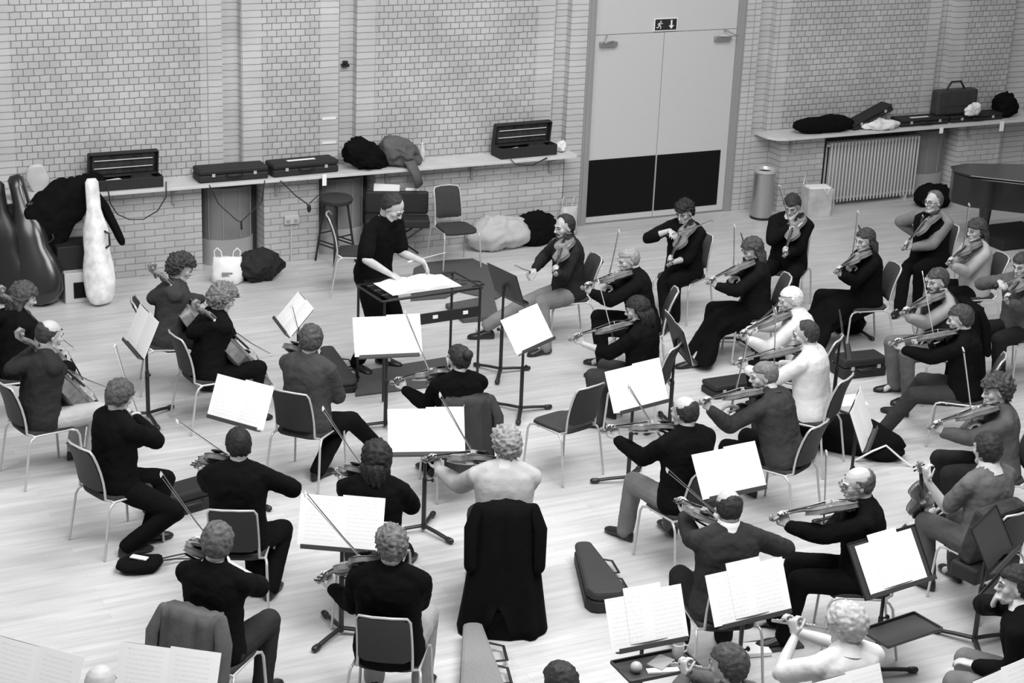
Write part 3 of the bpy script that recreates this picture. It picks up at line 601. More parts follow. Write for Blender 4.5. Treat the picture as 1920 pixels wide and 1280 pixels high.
    HM = Matrix.Rotation(R(hyaw), 3, 'Z') @ Matrix.Rotation(R(-hpitch), 3, 'Y') @ Matrix.Rotation(R(hroll), 3, 'X')
    # ---- body: one continuous skin
    b = MB(); h = lambda *v: Hc + HM @ Vector(v)
    b.ell(h(-.012, 0, .026), (.100, .077, .090), HM); b.ell(h(.022, 0, -.030), (.066, .060, .082), HM); b.ell(h(-.03, 0, -.045), (.07, .058, .06), HM)
    b.tube([h(.03, .040, -.080), h(.068, .012, -.101), h(.068, -.012, -.101), h(.03, -.040, -.080)], [.020, .024, .024, .020], 10)
    b.tube([h(.082, .040, .022), h(.092, .0, .018), h(.082, -.040, .022)], .012, 8)
    b.tube([h(.090, 0, .016), h(.104, 0, -.006), h(.116, 0, -.026), h(.100, 0, -.036)], [.0085, .0095, .013, .011], 8)
    for s_ in (-1, 1):
        b.ell(h(.112 - .01, s_ * .013, -.030), (.010, .008, .008), HM, 8, 6); b.ell(h(.056, s_ * .040, -.020), (.028, .024, .030), HM); b.ell(h(.062, s_ * .030, .002), (.020, .020, .020), HM)
        b.ell(h(-.004, s_ * .079, -.008), (.019, .008, .031), HM @ Matrix.Rotation(R(s_ * -22), 3, 'Z'), 10, 7)
    b.tube([h(.078, .022, -.062), h(.092, 0, -.060), h(.078, -.022, -.062)], .0085, 8); b.tube([h(.074, .018, -.074), h(.086, 0, -.074), h(.074, -.018, -.074)], .009, 8)
    b.tube([Hc + HM @ Vector((-.03, 0, -.05)), Nn + Z * .045, Nn - Lx * .03], [.058, .056, .070], 14)
    sp = lambda f: (pelv + (mid - pelv) * (f / .5) if f < .5 else mid + (Nn - mid) * ((f - .5) / .5))
    def torso(mb, inf, f0=-.1, f1=1.0, wsc=1.0):
        prof = [(-.30, .165, .125), (-.12, .178, .132), (0, .178, .130), (.25, .158 - waist * .02, .112), (.5, .158 - waist * .01, .112), (.75, .172, .118), (.9, .165, .100), (.97, .125, .080), (1.03, .065, .062)]
        rings = []
        for f, w_, dp in prof:
            if f < f0 or f > f1 + .05: continue
            c_ = sp(f) if f >= 0 else pelv + (Z if stand_ else Lx) * f * .35; Tm = Matrix.Rotation(R(tw * max(0, min(1, f))), 3, 'Z'); uy = Tm @ Y; ux = uy.cross(Lx)
            w2, d2 = w_ * wsc * 1.05 + inf, dp * 1.03 + inf
            rings.append([c_ + uy * math.copysign(abs(math.cos(t)) ** .8, math.cos(t)) * w2 - ux * math.copysign(abs(math.sin(t)) ** .9, math.sin(t)) * d2 for t in [2 * math.pi * k / 22 for k in range(22)]])
        mb.loft(rings)
    torso(b, -.012)
    for S_ in (SL, SR): b.tube([Nn + Z * .03 - X * .015, Nn.lerp(S_, .55) + Z * .012 - X * .01, S_], [.048, .050, .050], 10)
    for S_, E_, W_ in ((SL, EL, WL2), (SR, ER, WR2)):
        b.tube([S_ + (S_ - Nn) * -.25, S_, S_.lerp(E_, .5), E_], [.052, .052, .043, .038], 12); b.tube([E_, E_.lerp(W_, .3), W_], [.038, .040, .025], 12)
    for H_, K_, A_ in ((HL, KL, AL), (HR, KR, AR)):
        b.tube([H_, H_.lerp(K_, .5), K_], [.080, .068, .050], 12); b.tube([K_, K_.lerp(A_, .35), A_], [.050, .050, .034], 12); b.tube([A_, A_ + n_(Vector((A_.x - K_.x, A_.y - K_.y, 0)) + X * .6) * .10 - Z * .045], [.033, .028], 8)
    hand(b, WL2, hl[0], hl[1], -1, hl[2]); hand(b, WR2, hr[0], hr[1], 1, hr[2])
    bo = b.build('body', skin or M['skin'], root); remesh(bo, vox, 3)
    # ---- face details
    for s_ in (-1, 1):
        q = MB(); q.ell(h(.0755, s_ * .031, .003), (.011, .014, .008), HM, 10, 8); e = q.build('eye', M['eye'], root)
        q = MB(); q.ell(h(.084, s_ * .031, .002), (.0045, .0065, .0065), HM, 8, 6); q.build('iris', M['iris'], e)
        q = MB(); q.tube([h(.099, s_ * .014, .024), h(.096, s_ * .032, .031), h(.084, s_ * .052, .025)], [.0045, .005, .003], 6); q.build('eyebrow', hairm(max(.03, min((hair or (0, .1))[1], .3))), root)
    q = MB(); q.tube([h(.081, .024, -.066), h(.0975, 0, -.066), h(.081, -.024, -.066)], [.003, .0055, .003], 6); q.build('lips', M['lip'], root)
    if glasses:
        q = MB()
        for s_ in (-1, 1):
            P = [h(.112 - abs(math.cos(t)) * 0, s_ * .033 + .024 * math.cos(t), .0 + .018 * math.sin(t)) for t in [k * math.pi / 6 for k in range(13)]]; q.tube(P, .0022, 6); q.tube([h(.112, s_ * .057, .004), h(.0, s_ * .084, .008)], .0022, 6)
        q.tube([h(.112, -.009, .004), h(.112, .009, .004)], .0022, 6); q.build('spectacles', M['lens'], root)
    if beard:
        q = MB(); q.tube([h(.03, .052, -.045), h(.045, .045, -.085), h(.078, .016, -.108), h(.078, -.016, -.108), h(.045, -.045, -.085), h(.03, -.052, -.045)], [.014, .020, .022, .022, .020, .014], 10); q.tube([h(.085, .03, -.058), h(.103, 0, -.050), h(.085, -.03, -.058)], .007, 6); q.build('beard', hairm(beard), root)
    if hair: hairmesh(hair[0], hair[1], Hc, HM, root, pid, N=Nn, amt=hairamt)
    # ---- clothes
    t = MB(); torso(t, .030, -.40 if waist >= 0 and not skirt else -.15); inf = .021
    for S_ in (SL, SR): t.tube([Nn + Z * .012 - X * .012, Nn.lerp(S_, .55) + Z * .012 - X * .01, S_], [.066, .074, .068], 12)
    for S_, E_, W_ in ((SL, EL, WL2), (SR, ER, WR2)):
        t.tube([S_ + (S_ - Nn) * -.35 , S_, S_.lerp(E_, .5), E_] if sleeve != 'none' else [S_, S_ + (E_ - S_) * .1], [.054 + inf, .052 + inf, .050 + inf, .047 + inf] if sleeve != 'none' else [.055, .05], 14)
        if sleeve == 'long': t.tube([E_, E_.lerp(W_, .3), E_.lerp(W_, .92)], [.046 + inf, .046 + inf, .034 + inf * .6], 14)
        if sleeve == 'rolled': t.tube([E_, E_.lerp(W_, .30)], [.046 + inf, .050 + inf], 14)
    if sleeve == 'short':
        t.v = t.v; 
    if sleeve == 'short':
        t = MB(); torso(t, .020, -.40)
        for S_, E_ in ((SL, EL), (SR, ER)): t.tube([Nn + Z * .012 - X * .012, Nn.lerp(S_, .55) + Z * .012 - X * .01, S_], [.058, .064, .064], 12); t.tube([S_ + (S_ - Nn) * -.35, S_, S_.lerp(E_, .8)], [.070, .070, .070], 14)
    to = t.build(topname, cloth(top), root); remesh(to, vox + .0015, 18, .016 if top < .2 else .007, .07)
    if vest is not None:
        t = MB(); torso(t, .040, -.40); vo = t.build('waistcoat', cloth(vest), root); remesh(vo, vox + .002, 4, .008, .12)
    nk = Hc + HM @ Vector((-.03, 0, -.05)); na = (nk - Nn).normalized(); cv = top if collar is None else collar; hb = .012 if collar is None else .030
    nx_ = (X - na * na.x).normalized(); ny_ = na.cross(nx_); q = MB(); RG = []
    for dz, r1 in ((-.045, .104), (-.02, .088), (.006, .073), (.012 + hb, .067), (.010 + hb, .062), (-.02, .062)): RG.append([Nn + na * (.036 + dz) + nx_ * (math.cos(t_) * r1 * 1.02 + .002) + ny_ * (math.sin(t_) * r1) for t_ in [2 * math.pi * k / 24 for k in range(24)]])
    q.loft(RG, cap=False); q.build('collar', cloth(cv), root)
    lg = MB(); li = .014
    lg.tube([pelv + Y * .09 - Z * .03, pelv - Y * .09 - Z * .03], .105 + li, 14)
    if skirt:
        for H_, K_, A_ in ((HL, KL, AL), (HR, KR, AR)): lg.tube([H_, H_.lerp(K_, .5), K_], [.10, .092, .085], 14); lg.tube([K_, K_.lerp(A_, .5)], [.085, .08], 14)
        kc, ac = (KL + KR) / 2, (AL + AR) / 2; w1 = (KL - KR).length / 2; w2 = (AL - AR).length / 2
        def rg(c_, wd, dp, axis): return [c_ + Y * math.cos(t_) * wd + axis * math.sin(t_) * dp for t_ in [2 * math.pi * k / 20 for k in range(20)]]
        u2 = n_(Vector((-(ac - kc).z, 0, (ac - kc).x))) * 1; u1 = Z
        if u2.z < 0: u2 = -u2
        lg.loft([rg(pelv - X * .08 - Z * .01, .19, .12, u1), rg(pelv.lerp(kc, .5), .20, .11, u1), rg(kc - X * .03, w1 + .10, .095, n_(u1 + u2)), rg(kc.lerp(ac, .25) + X * .01, w1 + .10, .09, X), rg(kc.lerp(ac, .6), w2 + .12, .12, X), rg(ac - Z * .01, w2 + .15, .15, X)])
    else:
        for H_, K_, A_ in ((HL, KL, AL), (HR, KR, AR)):
            lg.tube([H_, H_.lerp(K_, .5), K_], [.092 + li, .080 + li, .064 + li], 14); lg.tube([K_, K_.lerp(A_, .4), A_ + Z * .0], [.062 + li, .058 + li, .052 + li], 14)
    lo = lg.build('long_skirt' if skirt else 'trousers', cloth(legs), root); remesh(lo, vox + .002, 4, .014, .11)
    for K_, A_ in ((KL, AL), (KR, AR)):
        fd = Vector((A_.x - K_.x * (.0 if not stand_ else 1), A_.y * .0, 0)); fd = n_(X + Y * (.35 * (1 if A_.y > 0 else -1)) * .6); fy_ = Z.cross(fd)
        o_ = Vector((A_.x, A_.y, 0)); 
        def fr(t, wd, zt, zb=.0): c_ = o_ + fd * t; return [c_ + fy_ * (math.cos(q_) * wd) + Z * (zb + (zt - zb) * (.5 + .5 * math.sin(q_))) for q_ in [2 * math.pi * k / 12 for k in range(12)]]
        q = MB(); q.loft([fr(-.075, .012, .05), fr(-.06, .032, .085), fr(-.02, .038, .105), fr(.03, .038, .095), (fr(.08, .043, .070)), fr(.13, .048, .055), fr(.175, .040, .045), fr(.20, .015, .030)])
        q.v = [v + Z * .004 for v in q.v]; q.build('shoe', M[shoe], root)
    if chair_ and not stand_:
        yy = R(cyaw if cyaw is not None else yaw); pw = toW((0, 0, 0)); ch = chair(pw.x + math.cos(yy) * (.03 + coff), pw.y + math.sin(yy) * (.03 + coff), math.degrees(yy), 'padded chair under the ' + who)
        ch.scale = (1.04, 1.04, 1.0); CH[who] = ch
    return root
register(None)
# ---------------------------------------------------------------- stands (position on the floor, desk centre height, yaw, tilt read from the sheets' perspective)
G = lambda x, y, h=0: at(x, y, h)
stand(4.00, 14.77, .84, 0, 23, .58, .35, 'black music stand in front of the two cellists at the left edge', 'white sheet music before the two cellists at the left edge', base=30)
stand(4.23, 12.78, .87, 33, 24, .56, .35, 'black music stand before the young man in black facing right', 'double white sheet behind the short dark-haired violist', base=20)
stand(5.40, 14.73, .85, 354, 40, .54, .33, 'black music stand tilted before the two curly-haired cellists', 'slanted white sheet before the two curly-haired cellists', base=10)
stand(5.91, 13.78, .89, 77, 26, .60, .36, 'black music stand just in front of the conductor', 'white double sheet just below the conductor', base=90)
stand(5.35, 11.69, .87, 71, 30, .59, .36, 'tall black music stand before the pale-jumpered violist', 'wide white sheet above the pale-jumpered violist', base=-20)
stand(4.14, 10.39, .88, 57, 20, .58, .36, 'black music stand before the grey curly-haired violist', 'white printed sheet above the grey curly-haired violist', base=35)
stand(7.23, 13.67, .83, 119, 34, .60, .35, 'black music stand with tilted sheet right of the leader\'s foot', 'tilted white sheet below the leader\'s stretched leg', base=0)
stand(7.53, 14.70, .92, 188, 20, .52, .34, 'black music stand seen from behind in front of the leader', 'sheet hidden on the stand of the leader', base=50, sheet=False)
stand(7.35, 11.92, .89, 101, 24, .60, .36, 'black music stand behind the empty chair', 'white sheet right of the empty chair in the middle', base=60)
stand(8.35, 12.88, .87, 165, 18, .60, .35, 'black music stand seen edge-on before the long-skirted woman', 'narrow edge-on white sheet beside the long skirt', base=30)
stand(7.11, 10.16, .88, 93, 32, .58, .35, 'black music stand right of the balding man in a dark jacket', 'white sheet above the balding man with the pale roll-neck', base=75)
stand(6.15, 8.46, .88, 92, 26, .60, .34, 'black music stand behind the roll-neck violinist, near the bottom', 'large white sheet with a loose page behind the roll-neck violinist', pages=2, base=20)
stand(5.40, 8.46, .85, 88, 25, .54, .33, 'black music stand with loaded tray, bottom centre', 'white sheet with loose page beside the black shaped case', pages=2, tray=.26, base=0)
stand(7.28, 8.46, .88, 97, 35, .52, .35, 'black music stand with empty tray before the flaxen-haired player', 'white sheet on a wide dark desk above the flaxen-haired player', pages=2, deskw=.62, deskh=.39, tray=.44, base=10)
stand(8.66, 10.62, .89, 135, 22, .60, .35, 'black music stand leaning beside the open gig bag on the right', 'tall narrow white sheet beside the open gig bag', base=40)
p = G(62, 1262, .9); stand(p.x, p.y, .88, 40, 25, .60, .36, 'wire-edged music stand in the bottom left corner', 'large white sheet in the bottom left corner', base=0)
p = G(312, 1265, .9); stand(p.x, p.y, .88, 52, 25, .60, .36, 'wire-edged music stand by the grey coat, bottom left', 'large white sheet beside the hanging grey coat, bottom left', base=0)
p = G(1890, 1300, .9); stand(p.x, p.y, .88, 100, 25, .50, .34, 'music stand cut off by the bottom right corner', 'white sheet cut off by the bottom right corner', base=0)
p = G(1595, 1310, .9); stand(p.x, p.y, .88, 92, 25, .50, .34, 'music stand cut off below the flaxen-haired player', 'white sheet cut off below the flaxen-haired player', base=0)
p = G(1582, 625, .8); stand(p.x, p.y, .80, 147, 12, .52, .34, 'black music stand edge-on beside the long curly-haired woman', '', base=30, sheet=False)
p = G(1850, 1092, .5); stand(p.x, p.y, .85, 120, 30, .54, .34, 'black music stand with tray before the seated man in a suit', '', base=0, tray=.35, sheet=False)
p = G(1402, 478, .95); stand(p.x, p.y, .97, 152, 20, .50, .34, 'black music stand half hidden behind the long straight-haired woman', '', base=0, sheet=False)
p = G(1624, 462, .95); stand(p.x, p.y, .97, 152, 20, .50, .34, 'black music stand half hidden behind the long curly-haired woman', '', base=0, sheet=False)

# conductor's desk with open score
cp_ = Vector((6.62, 14.70, 0)); cr = empty('conductor_desk', (cp_.x, cp_.y, 0), R(4), label='long black wire-topped conductor\'s desk on two posts', cat='desk')
q = MB()
for y in (-.25, -.1, .05, .2): q.tube([(-.44, y, .985), (.44, y, .985)], .008, 6)
for k in range(45): x = -.44 + k * .02; q.tube([(x, -.25, .985), (x, .25, .985), (x, .26, 1.03)], .002, 4, round_=False)
q.tube([(-.52, -.27, .985), (.52, -.27, .985), (.52, .27, .985), (-.52, .27, .985), (-.52, -.27, .985)], .011, 8); q.build('desk_grid', M['blackm'], cr)
for s_ in (-1, 1):
    q = MB(); q.tube([(s_ * .50, -.27, .98), (s_ * .50, -.27, .02)], .013, 8); q.build('post', M['blackm'], cr)
    q = MB(); q.tube([(s_ * .50, .27, .98), (s_ * .50, .27, .02)], .013, 8); q.build('post', M['blackm'], cr)
q = MB(); q.tube([(.46, -.20, .985), (.60, -.16, .975), (.62, -.05, .97), (.46, .02, .985)], .009, 8); q.build('side_loop', M['blackm'], cr)
q = MB(); q.box((.02, -.27, .76), (.98, .02, .10)); q.build('lower_shelf', M['blackm'], cr, smooth=False)
for x in (-.22, .02, .34): q = MB(); q.box((x, -.285, .77), (.05, .012, .03)); q.build('clip', M['white'], cr, smooth=False)
sc_ = empty('orchestral_score', (cp_.x - .02, cp_.y, 1.0), R(4), label='large open white score lying on the conductor\'s desk', cat='score')
def bookpages(root, w_, h_, th, m_):
    for s_ in (-1, 1):
        q = MB(); n = 10; V = []; F = []
        for top_ in (1, 0):
            for i in range(n + 1):
                t = i / n; x = s_ * t * w_; z = (.004 + th * (math.sin(math.pi * min(1, t * 1.25)) * .8 + (1 - t) * .4) if top_ else 0) + .002
                V += [(x, -h_ / 2, z), (x, h_ / 2, z)]
        N = 2 * (n + 1)
        for i in range(n): a = 2 * i; F += [(a, a + 2, a + 3, a + 1), (N + a + 1, N + a + 3, N + a + 2, N + a), (a, N + a, N + a + 2, a + 2), (a + 1, a + 3, N + a + 3, N + a + 1)]
        F += [(2 * n, N + 2 * n, N + 2 * n + 1, 2 * n + 1), (0, 1, N + 1, N)]
        q.add(V, F).build('page_block', m_, root, smooth=False)
bookpages(sc_, .36, .40, .03, MUSIC)

# ---------------------------------------------------------------- generic bags and cases
def ocase(loc, yaw, L, W, H, label, v='case', strip=None, cat='instrument case', lid=True):
    c = empty('instrument_case', loc, R(yaw), label=label, cat=cat)
    q = MB(); q.box((0, 0, H * .28), (L, W, H * .56)); q.build('case_base', M[v], c, smooth=False, bev=.018)
    q = MB(); q.box((0, 0, H * .79), (L, W, H * .42)); q.build('case_lid', M[v], c, smooth=False, bev=.022)
    q = MB(); q.tube([(-.09, -W / 2 - .005, H * .5), (-.07, -W / 2 - .035, H * .5), (.07, -W / 2 - .035, H * .5), (.09, -W / 2 - .005, H * .5)], .010, 8); q.build('carry_handle', M['black'], c)
    for x in (-L * .3, L * .3): q = MB(); q.box((x, -W / 2 - .004, H * .55), (.035, .01, .035)); q.build('latch', M['chrome'], c, smooth=False)
    if strip: q = MB(); q.box((strip[0], strip[1], H + .003), (strip[2], strip[3], .004)); q.build('paper_slip', M['paper'], c, smooth=False)
    return c
def opencase(loc, yaw, L, W, H, label, stuff=True):
    c = empty('open_instrument_case', loc, R(yaw), label=label, cat='instrument case')
    def tray(mb, w_, h_):
        t = .015; mb.box((0, 0, t / 2), (L, w_, t)); mb.box((0, -w_ / 2, h_ / 2), (L, t, h_)); mb.box((0, w_ / 2, h_ / 2), (L, t, h_)); mb.box((-L / 2, 0, h_ / 2), (t, w_, h_)); mb.box((L / 2, 0, h_ / 2), (t, w_, h_)); return mb
    tray(MB(), W, H).build('case_base', M['case'], c, smooth=False, bev=.012)
    q = tray(MB(), W, H * .6); q.v = [Matrix.Translation((0, W / 2, H)) @ Matrix.Rotation(R(100), 4, 'X') @ (v + Vector((0, W / 2, 0)) * 1 - Vector((0, 0, 0))) for v in q.v]
    q.build('case_lid', M['case'], c, smooth=False, bev=.012)
    q = MB(); q.box((0, 0, .03), (L * .94, W * .9, .03)); q.build('lining', M['casein'], c, smooth=False)
    q = MB(); lm = Matrix.Translation((0, W / 2, H)) @ Matrix.Rotation(R(100), 4, 'X'); q.box((0, W / 2, .03), (L * .9, W * .85, .012)); q.v = [lm @ v for v in q.v]; q.build('lid_lining', M['casein'], c, smooth=False)
    q = MB(); q.tube([lm @ Vector((-L * .42, W * .35, .05)), lm @ Vector((L * .42, W * .35, .05))], .006, 6); q.tube([lm @ Vector((-L * .42, W * .7, .05)), lm @ Vector((L * .42, W * .7, .05))], .006, 6); q.build('spare_bow', M['ivory'], c)
    if stuff:
        q = MB(); q.box((-.12, 0, .07), (.18, .12, .02), Matrix.Rotation(.3, 3, 'Z')); q.build('papers', M['paper'], c, smooth=False)
        q = MB(); q.ell((.18, .01, .08), (.14, .08, .05)).noise(.03, 9, 4); q.build('cleaning_cloth', cloth(.03), c)
    return c
def bundle(name, loc, size, v, label, cat, seed=1, amp=.05, fr=7, res=26, yaw=0, flat=True, m_=None, tilt=None):
    q = MB(); q.ell((0, 0, 0), (size[0] / 2, size[1] / 2, size[2] / 2), n=res * 2, m_=res)
    V = []
    for p_ in q.v:
        n1 = noise.noise_vector(p_ * fr + Vector((seed * 5.3, 0, seed))); rid = abs(noise.noise(p_ * fr * 1.7 + Vector((seed, seed * 2, 0)))) - .2
        rid2 = abs(noise.noise(p_ * fr * 3.7 + Vector((seed, 3, seed)))) - .2; V.append(p_ + n1 * amp - p_.normalized() * (rid * amp * 1.5 + rid2 * amp * .6))
    q.v = V
    if tilt: q.v = [Matrix.Rotation(R(tilt[0]), 3, tilt[1]) @ v for v in q.v]
    zb = -size[2] * .42; q.v = [Vector((p_.x, p_.y, max(p_.z, zb) - zb)) for p_ in q.v]
    o = q.build(name, m_ or cloth(v)); o.location = loc; o.rotation_euler = (0, 0, R(yaw)); return tag(o, label, cat)
def carrier(loc, w_, h_, label, v='white', yaw=0, seed=1, handles=True):
    c = empty('carrier_bag', loc, R(yaw), label=label, cat='bag'); q = MB(); n = 28
    def rg(z, a, b): return [Vector((a * math.copysign(abs(math.cos(t)) ** .7, math.cos(t)), b * math.sin(t), z)) + Vector((.010 * math.sin(5 * t + z * 20 + seed), .012 * math.cos(4 * t + z * 17), 0)) for t in [2 * math.pi * k / n for k in range(n)]]
    q.loft([rg(0, w_ * .40, w_ * .24), rg(.02, w_ * .48, w_ * .30), rg(h_ * .4, w_ * .52, w_ * .30), rg(h_ * .75, w_ * .47, w_ * .20), rg(h_, w_ * .44, w_ * .12)]); q.build('bag_body', M[v], c)
    if handles:
        for s_ in (-1, 1):
            q = MB(); q.tube([(s_ * w_ * .40, .0, h_ * .97), (s_ * w_ * .42, 0, h_ * 1.22), (s_ * w_ * .32, 0, h_ * 1.34), (s_ * w_ * .20, 0, h_ * 1.2), (s_ * w_ * .17, 0, h_ * .97)], .013, 8, .5); q.build('bag_handle', M[v], c)
        q = MB(); q.box((0, -w_ * .30, h_ * .42), (w_ * .35, .01, h_ * .16)); q.build('printed_oval', mat('print_grey', .25, .6), c, smooth=False, bev=.004)
    return c
SH = 1.036
def shelfat(px, py): p_ = at(px, py, SH); return Vector((p_.x, p_.y, SH))
# left shelf
opencase((4.98, 18.90, SH), 0, .76, .26, .12, 'open black violin case with strap hanging from the left end of the shelf')
bundle('black_bag', (4.58, 18.88, SH), (.34, .26, .20), .012, 'small black bag squashed against the open case on the left shelf', 'bag', 3)
q = MB(); q.tube([(4.74, 18.72, SH + .05), (4.745, 18.66, .93), (4.82, 18.66, .80), (4.95, 18.66, .73), (5.10, 18.66, .72), (5.26, 18.66, .80), (5.36, 18.66, .95), (5.38, 18.72, SH + .06)], .012, 8, .5); tag(q.build('shoulder_strap', M['black']), 'looped black shoulder strap hanging below the left shelf', 'strap')
ocase((6.17, 18.90, SH), 0, .80, .27, .15, 'closed dark oblong case on the shelf above the left convector')
ocase((7.02, 18.92, SH), 3, .80, .27, .15, 'closed dark oblong case with a white paper slip on the shelf', strip=(-.02, -.02, .34, .05))
q = MB(); q.tube([(5.95, 18.66, .82), (6.15, 18.64, .62), (6.2, 18.64, .60), (6.45, 18.66, .80)], .006, 6); q.tube([(6.2, 18.64, .60), (6.2, 18.63, .52)], .012, 6); q.tube([(5.95, 18.66, .82), (5.86, 18.70, 1.03)], .006, 6); q.tube([(6.45, 18.66, .80), (6.5, 18.70, 1.03)], .006, 6); tag(q.build('hanging_strap', M['black']), 'thin black strap hanging in front of the left convector', 'strap')
q = MB(); q.tube([(6.68, 18.68, 1.02), (6.85, 18.66, .84), (6.98, 18.66, .74), (7.02, 18.66, .66)], .007, 6); q.tube([(7.02, 18.66, .74), (7.18, 18.68, .86)], .006, 6); q.ell((7.01, 18.66, .68), (.025, .02, .05)); tag(q.build('hanging_strap', M['black']), 'black strap and clip hanging beside the round stool', 'strap')
q = MB(); q.box((7.20, 18.675, .99), (.05, .006, .13)); tag(q.build('luggage_label', M['paper'], smooth=False), 'small white luggage label hanging over the shelf edge', 'label')
bundle('black_coat', (7.80, 18.90, SH), (.62, .36, .34), .010, 'heap of black coat on the shelf beside the closed cases', 'coat', 5, .06, 6, tilt=(24, 'Y'))
bundle('grey_jacket', (8.22, 18.86, SH), (.52, .34, .34), .12, 'crumpled mid-grey jacket on the shelf beside the black coat', 'jacket', 9, .06, 6, tilt=(35, 'Y'))
q = MB(); q.tube([(.02, -.05, .10), (.05, -.17, .06), (.10, -.215, -.06), (.14, -.225, -.20)], [.06, .075, .075, .07], 14, .5, round_=False); q.noise(.015, 9, 3); o = q.build('jacket_sleeve', cloth(.12)); o.parent = bpy.data.objects['grey_jacket']
bt = empty('water_bottle', (8.55, 19.0, SH), label='clear plastic bottle standing on the shelf beside the grey jacket', cat='bottle'); q = MB(); q.lathe([(.01, 0), (.032, .004), (.032, .13), (.012, .18), (.012, .2)], n=16); q.build('bottle_body', mat('bottle_plastic', .7, .1), bt); q = MB(); q.lathe([(.014, .2), (.014, .22)], n=12); q.build('cap', M['white'], bt)
opencase((9.86, 18.92, SH), 2, .76, .26, .13, 'open black violin case with papers on the shelf near the doors')
bundle('white_cloth', (10.36, 18.92, SH), (.16, .14, .14), .8, 'small white crumpled cloth at the shelf end near the doors', 'cloth', 2, .03, 12)
q = MB(); q.tube([(9.55, 18.70, SH + .04), (9.62, 18.66, .99), (9.85, 18.66, .97), (10.05, 18.69, SH)], .010, 8, .5); tag(q.build('shoulder_strap', M['black']), 'black strap drooping from the open case near the doors', 'strap')
# right shelf
bundle('gig_bag', (14.25, 18.90, SH), (.98, .34, .24), .010, 'long black padded gig bag lying at the left of the right shelf', 'bag', 11, .03, 5)
vc = ocase((15.02, 18.95, SH), 0, .70, .22, .10, 'black instrument case propped up on the right shelf behind a white bag'); vc.rotation_euler = (0, R(-20), R(4)); vc.location.z += .10
bundle('white_bag', (15.12, 18.82, SH), (.58, .28, .14), .8, 'crumpled white plastic bag on the right shelf', 'bag', 4, .05, 6)
ocase((15.85, 18.92, SH), 0, .80, .27, .10, 'flat black case with a white slip on the right shelf', strip=(-.05, -.05, .30, .04))
ocase((16.75, 18.93, SH), 0, .9, .27, .09, 'flat black case under the brown briefcase on the right shelf')
bc = empty('briefcase', (16.42, 18.93, SH + .10), label='dark briefcase with arched handle standing on the right shelf', cat='briefcase')
q = MB(); q.box((0, 0, .17), (.68, .17, .34)); q.build('case_body', mat('briefcase_leather', .035, .55, .2, 60, .2, 7), bc, smooth=False, bev=.03)
q = MB(); q.box((0, -.088, .22), (.56, .012, .2)); q.build('front_pocket', mat('briefcase_leather', .035), bc, smooth=False, bev=.005)
q = MB(); q.tube([(-.15, 0, .34), (-.08, 0, .44), (.08, 0, .44), (.15, 0, .34)], .014, 8); q.build('handle', M['black'], bc)
bundle('white_scarf', (16.62, 18.76, SH + .10), (.30, .10, .17), .8, 'white cloth draped against the briefcase', 'cloth', 6, .03, 10)
bundle('black_hat', (17.35, 18.95, SH), (.34, .3, .36), .010, 'dark bundle at the far right end of the shelf', 'bag', 7, .05, 8)
q = MB(); q.box((16.05, 18.685, .98), (.06, .006, .08)); tag(q.build('luggage_label', M['paper'], smooth=False), 'small white tag hanging over the right shelf edge above the convector', 'label')
q = MB(); q.box((17.1, 18.685, .97), (.07, .006, .14)); tag(q.build('luggage_label', M['paper'], smooth=False), 'small white tag hanging over the far right shelf edge', 'label')
# paper bag and dark bag on the floor
pb = empty('paper_bag', (14.03, 18.6, 0), R(-10), label='pale paper shopping bag standing beside the radiator', cat='bag'); q = MB(); q.box((0, 0, .19), (.32, .20, .38), taper=1.12); q.noise(.015, 8, 3); q.build('bag_body', mat('bag_paper', .5, .5, 0, 1, .2, 6), pb, smooth=False)
q = MB(); q.tube([(-.10, .11, .38), (-.13, .12, .52), (-.16, .1, .40)], .008, 6, .6); q.tube([(.02, -.115, .40), (.08, -.13, .30), (.12, -.115, .40)], .006, 6); q.build('bag_handle', M['white'], pb)
q = MB(); q.box((0, 0, .385), (.30, .17, .02)); q.build('tissue', M['paper'], pb, smooth=False)
bundle('dark_bag', (15.85, 18.45, 0), (.55, .4, .34), .012, 'black holdall on the floor below the right shelf beside the piano', 'bag', 12, .04, 6)

# left corner: cello cases, coat and boxes
def cellocase(base, top, wd, dp, label, m_, right=None):
    base = Vector(base); top = Vector(top); ax = (top - base); L = ax.length; ax.normalize(); c = empty('cello_case', base, label=label, cat='cello case')
    r_ = Vector(right) if right else Vector((.89, -.45, 0)); r_ = (r_ - ax * ax.dot(r_)).normalized(); f_ = ax.cross(r_)
    q = MB(); prof = [(0, .25, .7), (.02, .55, .9), (.08, .85, 1), (.20, 1, 1), (.32, .92, 1), (.42, .72, .95), (.50, .74, .95), (.60, .72, .9), (.68, .52, .75), (.76, .36, .6), (.90, .33, .6), (.97, .34, .55), (1, .22, .35)]
    q.loft([[ax * (t * L) + r_ * (math.copysign(abs(math.cos(u)) ** .7, math.cos(u)) * w_ * wd / 2) + f_ * (math.copysign(abs(math.sin(u)) ** .7, math.sin(u)) * d_ * dp / 2) for u in [2 * math.pi * k / 24 for k in range(24)]] for t, w_, d_ in prof]); q.build('case_shell', m_, c, smooth='auto')
    q = MB(); q.tube([ax * (L * .45) + r_ * wd * .37, ax * (L * .47) + r_ * (wd * .37 + .05), ax * (L * .56) + r_ * (wd * .37 + .05), ax * (L * .58) + r_ * wd * .36], .012, 8); q.build('carry_handle', M['black'], c)
    q = MB()
    for t in (.15, .35, .62, .85): q.box(ax * (t * L) + r_ * (-.44 if t < .4 else -.33 if t < .7 else -.16) * wd - f_ * .0, (.04, .05, .03))
    q.build('latches', M['chrome'], c, smooth=False)
